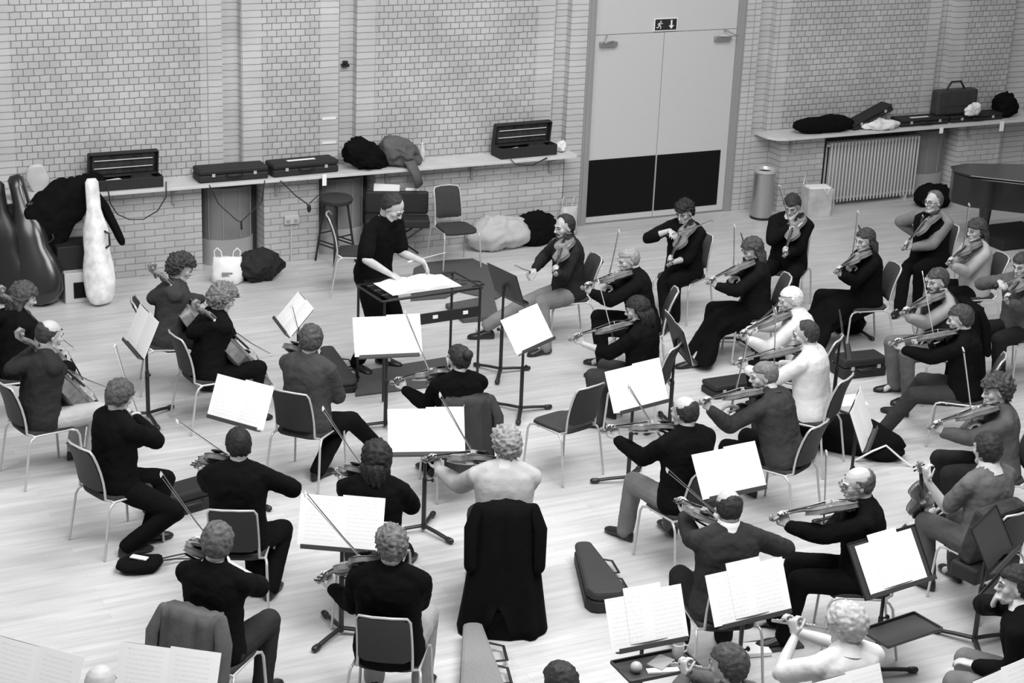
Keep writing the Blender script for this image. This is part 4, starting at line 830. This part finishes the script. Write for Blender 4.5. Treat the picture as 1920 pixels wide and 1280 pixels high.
b_ = G(190, 572); t_ = at(168, 338, 1.28); cellocase((b_.x, b_.y, .01), (t_.x + .02, t_.y + .0, 1.30), .33, .26, 'white cello case covered in stickers leaning by the brick wall', mat('white_case_shell', .85, .35, 0, 1, .25, 9), right=(.6, -.8, 0))
glossy = mat('dark_case_shell', .02, .25, coat=.4)
b_ = G(88, 572); cellocase((b_.x, b_.y, .01), (b_.x - .15, b_.y + .55, 1.28), .50, .30, 'glossy dark cello case standing in the left corner', glossy)
b_ = G(14, 556); cellocase((b_.x, b_.y - .2, .01), (b_.x - .05, b_.y + .05, 1.25), .50, .30, 'dark cello case cut off by the left edge', mat('black_case_shell', .010, .4))
ct = empty('coat_heap', (4.15, 18.55, .0), label='long black coat thrown over a rack behind the cello cases', cat='coat')
q = MB(); q.tube([(0, 0, 1.0), (0, 0, 0.02)], .02); q.tube([(-.3, 0, 1.02), (.45, 0, 1.06)], .02); q.build('rack', M['blackm'], ct)
q = MB()
def crag(z, x0, x1, d_): return [Vector(((x0 + x1) / 2 + math.cos(t) * (x1 - x0) / 2, math.sin(t) * d_ + .02 * math.sin(6 * t + z * 9), z + .03 * math.sin(3 * t))) for t in [2 * math.pi * k / 26 for k in range(26)]]
q.loft([crag(.52, -.34, .05, .10), crag(.75, -.40, .16, .13), crag(.95, -.36, .34, .15), crag(1.10, -.2, .42, .15), crag(1.22, -.02, .36, .12), crag(1.27, .08, .26, .06)]); o = q.build('coat_body', M['darkcloth'], ct); remesh(o, .02, 2, .05, .12)
q = MB(); q.tube([(.36, -.05, 1.12), (.48, -.08, .95), (.60, -.10, .68), (.64, -.10, .58)], [.10, .09, .075, .07], 12, .6); q.build('sleeve', M['darkcloth'], ct)
q = MB(); q.box((4.28, 18.50, .44), (.40, .34, .30)); tag(q.build('amplifier', mat('black_box', .010, .7), smooth=False, bev=.01), 'black square box behind the white cello case', 'box')
bx_ = empty('white_box', (4.40, 18.38, 0), label='white box with a black opening on the floor by the white cello case', cat='box')
q = MB(); q.box((-.03, 0, .165), (.50, .34, .33)); q.build('box_shell', M['rad'], bx_, smooth=False, bev=.006); q = MB(); q.box((-.08, -.175, .14), (.22, .01, .17)); q.build('opening', M['kick'], bx_, smooth=False)
q = MB(); q.ell((0, 0, 0), (.12, .03, .15)).noise(.03, 9); o = q.build('clear_bag', mat('clear_plastic', .55, .4)); o.location = (4.05, 18.97, 1.19); tag(o, 'pale translucent plastic bag against the brick wall above the coat', 'bag')
p = G(427, 530); carrier((p.x, p.y, 0), .34, .30, 'white carrier bag with grey oval print on the floor by the convector', yaw=-20)
p = G(492, 528); bundle('dark_jacket', (p.x, p.y + .1, 0), (.52, .42, .36), .03, 'dark padded jacket bundled on the floor under the shelf', 'jacket', 8, .06, 6)
# round stool
st = empty('round_stool', (7.36, 18.72, 0), R(20), label='tall stool with round padded seat and black legs', cat='stool')
q = MB(); q.lathe([(.05, .70), (.17, .70), (.19, .72), (.195, .75), (.18, .775), (.10, .785), (.01, .787)]); q.build('seat', M['fabric'], st, smooth='auto')
for k in range(4):
    a = R(90 * k + 45); q = MB(); q.tube([(math.cos(a) * .13, math.sin(a) * .13, .70), (math.cos(a) * .23, math.sin(a) * .23, .012)], .013, 8); q.build('leg', M['blackm'], st)
q = MB()
for k in range(4):
    for z in ((.25, .21) if k % 2 else (.33,)):
        a, b = R(90 * k + 45), R(90 * k + 135); rr_ = .23 - .1 * z / .7; q.tube([(math.cos(a) * rr_, math.sin(a) * rr_, z), (math.cos(b) * rr_, math.sin(b) * rr_, z)], .009, 6)
q.build('footrest_rail', M['blackm'], st)
b3_ = frame((.75, -.6, .35), (0, 0, 1)); q = MB(); q.tube([(0, 0, 0), (.36, 0, 0)], [.004, .002], 6); q.ell((-.01, 0, 0), (.03, .011, .011)); o = q.build('baton', M['white']); o.location = at(770, 490, 1.13); o.rotation_mode = 'QUATERNION'; o.rotation_quaternion = b3_.to_quaternion(); tag(o, 'thin white baton in the left hand of the conductor', 'baton')
# things behind the conductor
p = G(735, 490); tb = empty('open_instrument_case', (p.x + .10, p.y + .10, 0), R(-20), label='open black case with papers on a folding stand behind the conductor', cat='instrument case')
q = MB(); q.box((0, 0, .62), (.74, .28, .10)); q.v = [v - Vector((0, 0, .17)) for v in q.v]; q.build('case_base', M['case'], tb, smooth=False, bev=.02)
q = MB(); q.box((0, .17, .80), (.74, .06, .28)); q.v = [v - Vector((0, 0, .17)) for v in q.v]; q.build('case_lid', M['case'], tb, smooth=False, bev=.03)
q = MB(); q.box((-.12, .17, .97), (.30, .02, .09), Matrix.Rotation(.05, 3, 'Y')); q.box((.18, .18, .94), (.16, .02, .06)); q.v = [v - Vector((0, 0, .17)) for v in q.v]; q.build('papers', M['paper'], tb, smooth=False)
q = MB()
for s_ in (-1, 1): q.tube([(s_ * .28, -.12, .40), (-s_ * .26, -.16, .02)], .011, 6); q.tube([(s_ * .28, .12, .40), (-s_ * .26, .16, .02)], .011, 6)
q.build('folding_legs', M['blackm'], tb)
p = G(935, 470); bundle('pale_sheet', (p.x + .05, p.y + .12, 0), (.85, .45, .42), .50, 'large pale cloth bag slumped on the floor by the wall', 'bag', 10, .05, 4)
p = G(1002, 462); bundle('black_holdall', (p.x + .05, p.y + .15, 0), (.62, .42, .42), .010, 'black holdall with pale piping on the floor behind the leader', 'bag', 13, .05, 5)
p = G(1035, 430); carrier((p.x + .08, p.y - .26, 0), .24, .36, 'thin translucent carrier bag against the wall behind the leader', 'rad', seed=4)
# piano
pn = empty('grand_piano', (16.22, 15.98, 0), R(160), label='black grand piano at the right edge in front of the brick wall', cat='piano')
def pout(s_=1): return [(-1.0, -.75), (1.35, -.75), (1.60, -.60), (1.66, -.35), (1.52, -.12), (1.15, .05), (.70, .25), (.30, .62), (-.1, .75), (-1.0, .75)]
q = MB(); q.prism([(x, y) for x, y in pout()], .55, .92); q.build('case_body', M['piano'], pn, smooth='auto', bev=.01)
q = MB(); q.prism([(x * 1.01, y * 1.01) for x, y in pout()], .925, .95); q.build('lid', M['piano'], pn, smooth=False, bev=.006)
for x, y in ((1.20, -.35), (-.75, -.58), (-.75, .58)):
    q = MB(); q.lathe([(.035, .09), (.05, .12), (.05, .2), (.065, .3), (.085, .56)], (x, y, 0), 12); q.lathe([(.02, .0), (.04, .01), (.04, .07), (.02, .09)], (x, y, 0), 12); q.build('leg', M['piano'], pn, smooth='auto')
q = MB(); q.box((-.55, .0, .36), (.06, .22, .5)); q.box((-.55, 0, .12), (.1, .34, .05)); q.build('pedal_lyre', M['piano'], pn, smooth=False)
q = MB(); q.box((-1.12, 0, .72), (.26, 1.3, .10)); q.build('keyboard_shelf', M['piano'], pn, smooth=False)
for i, (x, y, sz) in enumerate(((16.6, 16.5, (.8, .6, .5)), (17.0, 16.2, (.7, .6, .75)), (16.2, 16.7, (.5, .4, .30)))): bundle('black_coat', (x, y, .955), sz, .008, ('black coat heaped on the piano lid', 'tall heap of black coats at the far end of the piano', 'black bag lying at the back of the piano lid')[i], 'coat', 20 + i, .08, 5)
q = MB(); q.box((0, 0, .07), (.9, .7, .13)); o = q.build('dark_flight_case', mat('flight_case', .010, .8), smooth=False, bev=.02); p = G(1900, 480); o.location = (p.x + .45, p.y + .55, 0.001); tag(o, 'low black box on the floor in front of the piano legs', 'box')

# ---- floor items among the players
def shaped(p1, p2, w1, w2, h, label, v):   # tapered case lying from narrow end p1 to wide end p2
    d = (p2 - p1); L = d.length; c = empty('shaped_case', ((p1 + p2) / 2).to_tuple(), math.atan2(d.y, d.x), label=label, cat='instrument case')
    def pl(s_): return [(-L / 2, -w1 / 2 * s_ * .6), (-L / 2 + .03, -w1 / 2 * s_), (L / 2 - .10, -w2 / 2 * s_), (L / 2 - .02, -w2 / 2 * s_ * .8), (L / 2, -w2 / 2 * s_ * .5), (L / 2, w2 / 2 * s_ * .5), (L / 2 - .02, w2 / 2 * s_ * .8), (L / 2 - .10, w2 / 2 * s_), (-L / 2 + .03, w1 / 2 * s_), (-L / 2, w1 / 2 * s_ * .6)]
    q = MB(); q.prism(pl(1), .003, h * .55); q.build('case_base', M['case'], c, smooth=False, bev=.012); q = MB(); q.prism(pl(.985), h * .56, h); q.build('case_lid', v, c, smooth=False, bev=.025)
    q = MB()
    for k in (-.18, .12): q.tube([(k - .13, w2 * .36, h * .4), (k - .10, w2 * .5 + .05, h * .35), (k + .08, w2 * .5 + .06, h * .3), (k + .12, w2 * .42, h * .4)], .012, 8, .5)
    q.build('backpack_strap', M['black'], c); return c
c_ = shaped(G(1090, 1050), G(1140, 1150), .13, .30, .17, 'black shaped violin case lying on the floor beside the long black coat', mat('case_top', .035, .75, .3, 90))
c_.rotation_euler[2] += math.pi * 0
shaped(G(885, 1200), G(905, 1330), .14, .30, .15, 'pale grey shaped violin case at the bottom edge', mat('grey_case_top', .22, .8, .3, 120, .1, 60)).scale = (1, 1, 1)
p = G(345, 952); ocase((p.x, p.y, 0), 15, .62, .26, .19, 'dark oblong case on the floor beside the young man in black facing right')
p = G(1368, 735); ocase((p.x, p.y, 0), 0, .50, .26, .13, 'dark flat case on the floor behind the fair short-haired violinist')
p = G(630, 715); shaped(G(612, 668), G(648, 738), .14, .26, .12, 'dark grey shaped case on the floor beyond the grey-jumpered violist', mat('case_top', .035))
p = G(1612, 842); bundle('gig_bag', (p.x - .1, p.y + .05, 0), (1.0, .42, .34), .011, 'big black gig bag on the floor behind the tall narrow sheet', 'bag', 14, .03, 4, yaw=-50)
p = G(1650, 860); lb = empty('open_bag', (p.x, p.y, 0), R(-30), label='open black bag with white lining at the foot of the stand', cat='bag'); q = MB(); q.ell((0, 0, .08), (.20, .13, .09)).noise(.03, 8); q.v = [Vector((v.x, v.y, max(v.z, .003))) for v in q.v]; q.build('bag_body', M['darkcloth'], lb)
q = MB(); q.tube([(-.22, -.10, .02), (-.1, -.15, .13), (.02, -.10, .17), (.14, -.12, .08), (.24, -.14, .01)], .018, 8, .5); q.build('white_lining', M['white'], lb)
p = G(1580, 752); q = MB(); q.box((0, 0, .004), (.42, .28, .006)); o = q.build('loose_papers', M['paper'], smooth=False); o.location = (p.x, p.y, 0); o.rotation_euler[2] = R(-10); tag(o, 'white papers lying on the floor behind the white-shirted violinist', 'papers')
p = G(1608, 700); ocase((p.x, p.y, 0), -5, .50, .26, .20, 'dark soft case on the floor beside the blue-jeaned knees')
p = G(1590, 622); bundle('black_handbag', (p.x, p.y, 0), (.34, .3, .24), .010, 'black handbag under the chair of the long curly-haired woman', 'bag', 15, .03, 8)
p = G(262, 1068); fb = empty('small_bag', (p.x, p.y, 0), R(-15), label='small open black bag with strap on the floor, lower left', cat='bag'); q = MB(); q.ell((0, 0, .05), (.17, .13, .06)).noise(.03, 9, 2); q.v = [Vector((v.x, v.y, max(v.z, .003))) for v in q.v]; q.build('bag_body', M['darkcloth'], fb)
q = MB(); q.tube([(.12, .05, .05), (.24, .14, .03), (.36, .20, .02), (.44, .16, .02), (.38, .10, .02), (.26, .09, .03), (.12, .03, .05)], .009, 8, .6); q.build('strap', M['black'], fb); q = MB(); q.box((.0, -.02, .112), (.13, .05, .008), Matrix.Rotation(-.5, 3, 'Z')); q.build('white_card', M['paper'], fb, smooth=False)
# on the tray of the bottom centre stand
tz = .85 - .26 + .008; a = R(88); fx, fy_ = math.cos(a), math.sin(a); tr = lambda u, v: (5.40 - fx * .16 + fy_ * u + fx * v, 8.46 - fy_ * .16 - fx * u + fy_ * v, tz)
mg = empty('mug', tr(.17, .04), label='white cup on the loaded stand tray, bottom centre', cat='cup'); q = MB(); q.lathe([(.03, 0), (.036, .01), (.042, .10), (.040, .102), (.034, .02)], n=20); q.build('cup_body', M['white'], mg, smooth='auto'); q = MB(); q.tube([(.04, 0, .08), (.068, 0, .07), (.065, 0, .035), (.038, 0, .025)], .006, 8); q.build('handle', M['white'], mg)
q = MB(); q.ell((0, 0, .036), (.038, .038, .036)); o = q.build('apple', mat('apple_skin', .45, .4)); o.location = tr(-.16, -.03); tag(o, 'round pale apple on the loaded stand tray', 'apple')
q = MB(); q.box((0, 0, .010), (.16, .11, .02)); o = q.build('paperback_book', mat('book_cover', .30, .5), smooth=False, bev=.002); o.location = tr(.03, .0); o.rotation_euler[2] = .5; tag(o, 'small grey book on the loaded stand tray', 'book')
q = MB(); q.box((0, 0, .006), (.20, .05, .012)); o = q.build('pencil_case', M['paper'], smooth=False); o.location = tr(.0, -.08); o.rotation_euler[2] = -.3; tag(o, 'pale strip of paper on the loaded stand tray', 'paper')
p = G(1412, 1222); q = MB(); q.box((0, 0, .02), (.22, .16, .03)); o = q.build('thick_book', M['white'], smooth=False, bev=.003); o.location = (p.x, p.y, 0.0); o.rotation_euler[2] = R(-15); tag(o, 'white thick book on the floor near the bottom, right of the sheets', 'book')
q = MB(); q.box((0, 0, .012), (.40, .16, .02)); o = q.build('music_folder', M['deskm'], smooth=False, bev=.003); p = G(1450, 1212); o.location = (p.x, p.y, 0.0); o.rotation_euler[2] = R(-8); tag(o, 'dark folder on the floor by the black shoe, bottom right', 'folder')

# rigid case on the chair behind the grey T-shirted player
p = at(1862, 985, .72); cs_ = empty('hard_case', (p.x, p.y, 0), R(100), label='dark square hard case propped behind the grey T-shirted player', cat='instrument case')
q = MB(); q.box((0, 0, .68), (.13, .46, .44), Matrix.Rotation(-.25, 3, 'Y')); q.build('case_body', M['casein'], cs_, smooth=False, bev=.03)
q = MB(); q.box((-.075, .10, .68), (.004, .03, .30), Matrix.Rotation(-.25, 3, 'Y')); q.build('pale_strip', M['framew'], cs_, smooth=False)
q = MB(); q.box((.02, 0, .40), (.24, .50, .12)); q.build('case_foot', M['case'], cs_, smooth=False, bev=.02)
# empty chairs
p = G(852, 497); chair(p.x, p.y, -92, 'empty padded chair standing on the mat behind the conductor\'s desk')
p = G(668, 545); chair(p.x, p.y, -22, 'empty chair partly hidden behind the conductor')
p = G(1052, 882); chair(p.x, p.y, 105, 'empty chair in the middle beside the black-haired violinist')

# ---------------------------------------------------------------- the players
sf = dict(); PP = person
PP(737, 388, -62, 'conductor bending over the score', 'in black T-shirt and trousers', stand_=True, lean=22, hyaw=10, hpitch=-38, hair=('receding', .03), top=.010, sleeve='short', topname='t_shirt', legs=.010, inst=None, feet=((.02, .13), (-.06, -.14)), sc=1.06,
   lh=((.46, .14, 1.08), (.5, .1, -.9), (-.2, -.6, -.3), .5), rh=((.36, -.20, 1.02), (.75, .5, -.45), (-.2, .2, -1), .7), chair_=False, waist=.01)
PP(1058, 425, 172, 'leader with outstretched leg', 'in dark jacket and pale trousers', hyaw=15, hpitch=-8, hair=('receding', .03), top=.022, topname='jacket', legs=.22, scroll=(1040, 512), rest=((.36, -.14, .66), (.5, .75, .35)), footpx=((1022, 655), (885, 628)), lean=4, collar=.02, beard=.05, sc=1.02)
PP(1178, 487, 152, 'grey-haired violinist behind the black-haired woman', 'in black jumper', hair=('cropped', .30), top=.012, legs=.012, scroll=(1092, 537), lean=14, bowu=.35, bs=50)
PP(1283, 397, 205, 'dark curly-haired violinist facing the camera', 'in black shirt with rolled sleeves', hair=('curly', .02), hairamt=.7, top=.012, topname='shirt', sleeve='rolled', legs=.010, scroll=(1252, 495), lean=4, hpitch=-22, bowu=.2, footpx=(None, (1250, 612)))
PP(1195, 580, 130, 'black-haired woman with short hair', 'in black jumper and jeans', hair=('bob', .018), hairamt=.6, top=.010, sleeve='rolled', legs=.05, scroll=(1062, 635), lean=6, bowu=.4, bs=60, hpitch=-14, sc=.97, waist=.02)
PP(1410, 468, 158, 'long straight-haired woman in a long black skirt', '', hair=('long', .06), top=.016, legs=.009, skirt=True, scroll=(1326, 528), lean=6, bowu=.35, bs=55, hpitch=-20, footpx=((1300, 680), (1325, 660)), sc=.97, waist=.02)
PP(1485, 385, 222, 'dark-suited violinist facing the camera', '', hair=('short', .03), top=.012, topname='suit_jacket', collar=.6, legs=.012, scroll=(1470, 478), lean=2, hpitch=-25, bowu=.12, bs=75)
PP(1622, 450, 165, 'woman with long curly hair', 'in a long black dress', hair=('curlylong', .045), top=.010, legs=.009, skirt=True, scroll=(1566, 508), lean=4, bowu=.3, bs=60, hpitch=-10, footpx=((1500, 655), (1520, 630)), sc=.97, waist=.02)
PP(1750, 378, 198, 'bespectacled violinist in a black waistcoat', 'and grey shirt', hair=('receding', .12), glasses=True, top=.20, topname='shirt', vest=.010, legs=.010, scroll=(1692, 465), lean=2, hpitch=0, footpx=(None, (1686, 582)), bowu=.85, bs=30)
PP(1830, 432, 165, 'dark-bobbed woman in a pale jumper', '', hair=('bob', .05), top=.40, legs=.012, scroll=(1776, 492), lean=2, hpitch=-6, bowu=.3, sc=.97, bs=60, waist=.015)
PP(1757, 527, 168, 'bearded violinist in a dark waistcoat', 'with pale shirt sleeves', hair=('short', .06), beard=.06, top=.32, topname='shirt', vest=.03, collar=.7, legs=.14, scroll=(1690, 585), lean=8, bowu=.8, bs=60, hpitch=-8)
PP(1800, 597, 135, 'young dark-haired violinist', 'in black jumper and jeans', hair=('short', .05), top=.010, legs=.045, scroll=(1662, 643), lean=8, bowu=.2, bs=60, hpitch=-14, footpx=((1655, 812), (1690, 770)))
PP(1916, 497, 185, 'violinist in grey cut off by the right edge', '', hair=('short', .04), top=.10, legs=.02, scroll=(1885, 560), lean=4, bowu=.3)
PP(1482, 562, 132, 'white-haired old man in a white shirt', '', hair=('cropped', .75), top=.72, topname='shirt', legs=.012, scroll=(1384, 628), lean=14, bowu=.6, bs=20, hpitch=-12)
PP(1510, 627, 122, 'dark-haired balding violinist in a white shirt', '', hair=('receding', .04), top=.72, topname='shirt', legs=.03, scroll=(1376, 678), lean=8, bowu=.4, bs=45, hpitch=-12)
PP(1432, 705, 116, 'fair short-haired violinist', 'in dark grey jumper', hair=('cropped', .16), top=.045, legs=.015, scroll=(1312, 752), lean=20, bowu=.35, bs=55, hpitch=-8, hyaw=40)
PP(1283, 772, 96, 'balding violinist in a black jacket', 'and pale trousers', hair=('bald', .03), top=.010, topname='jacket', legs=.20, scroll=(1130, 803), lean=4, bowu=.5, bs=35, hpitch=-10, footpx=((1172, 1000), (1258, 990)), sc=1.03)
PP(1365, 950, 74, 'balding violinist with pale roll-neck', 'and dark grey jumper', hair=('bald', .03), top=.035, collar=.75, legs=.02, scroll=(1272, 935), vyaw=50, lean=2, hpitch=-14, bowu=.5, bs=20, sc=1.04)
PP(1608, 907, 150, 'bespectacled grey-fringed violinist', 'in black jumper', hair=('bald', .10), glasses=True, top=.010, legs=.010, scroll=(1448, 968), lean=6, bowu=.5, bs=60, hpitch=-10, sc=1.03, feet=((.50, .15), (.55, -.12)))
PP(1850, 842, 96, 'dark-haired player in a grey T-shirt', 'holding a violin upright', hair=('short', .025), top=.13, collar=.6, sleeve='short', topname='t_shirt', legs=.09, inst=None, lean=6, hpitch=-6, hyaw=-5, lh=((.30, .34, .92), (.2, .2, .95), (-.2, -.9, .1), .8), rh=((.36, -.02, .62), (.6, .5, -.2), (0, 0, -1), .5), sc=1.03)
PP(1868, 732, 155, 'curly-haired woman in a patterned top', '', hair=('curly', .06), top=.10, legs=.02, scroll=(1742, 798), lean=6, bowu=.3, bs=70, hpitch=-10)
PP(1905, 1097, 128, 'seated man in a black suit, hand at his chin', '', hair=('short', .02), top=.010, topname='suit_jacket', legs=.16, inst=None, lean=14, hyaw=18, hpitch=-2, collar=.8, lh=((.34, .10, .62), (1, -.2, 0), (0, 0, -1), .4), rh=((.30, .02, 1.00), (-.25, .2, .95), (-.9, 0, .2), .9), sc=1.03)
PP(1585, 1170, 88, 'flaxen-haired woodwind player', 'in white shirt', hair=('fringe', .45), hairamt=1.2, top=.68, topname='shirt', sleeve='short', legs=.03, inst='flute', scroll=(1450, 1163), lean=4, hpitch=-10, hyaw=30, chair_=True, sc=1.03)
PP(1365, 1247, 88, 'woodwind player at the bottom edge', 'in dark top', hair=('short', .06), top=.10, legs=.03, inst='flute', scroll=(1262, 1245), lean=4, hpitch=-10, hyaw=30)
PP(1050, 1282, 90, 'dark-haired player cut off at the bottom centre', '', hair=('short', .03), top=.03, legs=.02, inst=None, lean=4)
PP(188, 1285, 50, 'bald man cut off at the bottom left', '', hair=None, top=.03, legs=.02, inst=None, lean=4)
PP(948, 834, 66, 'fair curly-haired violist in a pale jumper', '', hair=('curly', .28), hairamt=.75, top=.46, collar=.62, legs=.06, inst='viola', scroll=(798, 858), lean=8, hpitch=-12, bowu=.35, bs=45, sc=1.04)
PP(583, 637, 42, 'violist in a mid-grey jumper', 'with dark trousers', hair=('short', .07), hairamt=1.2, top=.06, legs=.012, inst='viola', scroll=(540, 648), vyaw=70, lean=4, hpitch=-14, footpx=((596, 888), (706, 842)), bowu=.6, bs=55, sc=1.02)
PP(860, 673, 82, 'dark-bunned woman in a black top', '', hair=('bun', .025), top=.008, legs=.010, inst='violin', scroll=(735, 715), lean=2, hpitch=-12, bowu=.25, bs=60, sc=.96, waist=.02)
PP(706, 860, 58, 'player with thick dark hair down to the collar', 'in black', hair=('bob', .018), hairamt=1.1, top=.009, legs=.010, inst='viola', scroll=(632, 884), vyaw=70, lean=4, hpitch=-10, bowu=.35, bs=40, footpx=((700, 1010), (765, 1040)))
PP(447, 834, 64, 'short dark-haired violist in a black suit', '', hair=('short', .015), hairamt=.6, top=.010, topname='suit_jacket', legs=.012, inst='viola', scroll=(368, 868), vyaw=60, lean=4, hpitch=-12, bowu=.5, bs=20, footpx=((480, 1100), (508, 1108)), sc=1.02)
PP(225, 742, 18, 'young man in black facing right', 'with fringe', hair=('fringe', .08), top=.010, legs=.010, inst='viola', scroll=(285, 818), vyaw=10, lean=4, hpitch=-22, bowu=.12, bs=30, footpx=((278, 1005), (240, 1030)))
PP(408, 1017, 45, 'violist with light-streaked hair', 'in black T-shirt', hair=('short', .10), hairamt=1.2, top=.010, topname='t_shirt', sleeve='short', legs=.03, inst='viola', scroll=(368, 1010), vyaw=75, lean=4, hpitch=-14, bowu=.3, bs=35, sc=1.03)
PP(733, 1022, 57, 'grey curly-haired violist', 'in black jumper and pale trousers', hair=('curly', .14), hairamt=.5, top=.008, legs=.30, inst='viola', scroll=(598, 1083), vyaw=60, lean=-3, hpitch=-12, bowu=.3, bs=42, sc=1.05, coff=.05)
PP(93, 627, 12, 'balding cellist in a dark jumper', 'and pale trousers', hair=('bald', .04), top=.03, collar=.25, legs=.45, inst='cello', scroll=(40, 620), lean=8, hpitch=-18, sc=1.03)
PP(45, 557, 0, 'long-haired cellist at the left edge', 'in black', hair=('bob', .07), hairamt=1.2, top=.012, legs=.012, inst='cello', scroll=(5, 540), lean=8, hpitch=-20, sc=.98)
PP(340, 502, 345, 'dark curly-haired cellist', 'in dark grey jumper', hair=('curly', .045), top=.05, legs=.02, inst='cello', scroll=(288, 497), lean=10, hpitch=-22)
PP(418, 560, 5, 'fair curly-haired woman cellist', 'in black jumper', hair=('curly', .18), hairamt=1.2, top=.012, legs=.012, inst='cello', scroll=(370, 566), lean=12, hpitch=-24, sc=.98)
# coats over chair backs
def drape(who, z1, z0, w1, w0, v, label, seed=1, notch=0, d0=.10, wide=0):
    o_ = CH[who]; p_ = o_.matrix_basis @ Vector((-.262, 0, 0)); yw = o_.rotation_euler[2]; c = empty('draped_coat', (p_.x, p_.y, 0), yw, label=label, cat='coat'); q = MB(); n = 40; rings = []
    for i in range(15):
        t = i / 14; z = z1 + (z0 - z1) * t; wd = (w1 + (w0 - w1) * t ** 1.3) / 2; dd_ = .068 + (max(d0, .09) - .068) * t ** .8
        rg = []
        for k in range(n):
            u = 2 * math.pi * k / n; cx, sx = math.cos(u), math.sin(u); fold = .022 * t ** .5 * math.sin(u * 7 + seed + 2 * t) + .012 * math.sin(u * 13 + seed * 2)
            zz = z + (notch * max(0, 1 - abs(cx * wd - .04) / .09) * max(0, t - .75) * 4 if notch else 0) + .012 * math.sin(u * 3 + seed) * (1 if i < 14 else 0)
            rg.append(Vector((-.02 - .06 * t + (abs(sx) ** .8 * math.copysign(1, sx)) * (dd_ + fold), cx * wd * (1 + fold * .6), max(zz, .004))))
        rings.append(rg)
    q.loft(rings); q.build('coat_body', cloth(v), c)
    for s_ in (-1, 1):
        q = MB(); q.tube([(-.03, s_ * w1 * .46, z1 - .03), (-.08, s_ * (w1 * .5 + .03), z1 - .16), (-.13, s_ * (w1 * .45 + .05), max(z1 - .42, z0 + .05))], [.045, .055, .05], 12, .7); q.build('sleeve', cloth(v), c)
    return c
drape('fair curly-haired violist in a pale jumper', .93, .01, .42, .64, .009, 'long black overcoat hanging over a chair back to the floor', 3, .32, .20)
drape('violist with light-streaked hair', .91, .10, .42, .52, .11, 'grey coat hanging over a chair back at the lower left', 5, 0, .14)
drape('dark-bunned woman in a black top', .91, .30, .40, .42, .05, 'dark checked coat over the chair back of the dark-bunned woman', 7, 0, .10)
drape('bearded violinist in a dark waistcoat', .93, .05, .42, .55, .008, 'black coat hanging over a chair back at the right', 9, 0, .16)
# violin held upright on the lap of the grey T-shirted player
v0 = at(1728, 962, .55); v1 = at(1725, 868, 1.08); place(VIOLIN0, v0, frame(v1 - v0, (-.3, -1, .2)), 'violin held upright on the lap of the player in a grey T-shirt', 'violin', 'violins and violas being played')
# remove prototypes that were never used
def wipe(o):
    for ch in list(KIDS.get(o.name, [])): wipe(ch)
    bpy.data.objects.remove(o)
for pr_ in (VIOLINP,):
    if pr_.name not in used: wipe(pr_)
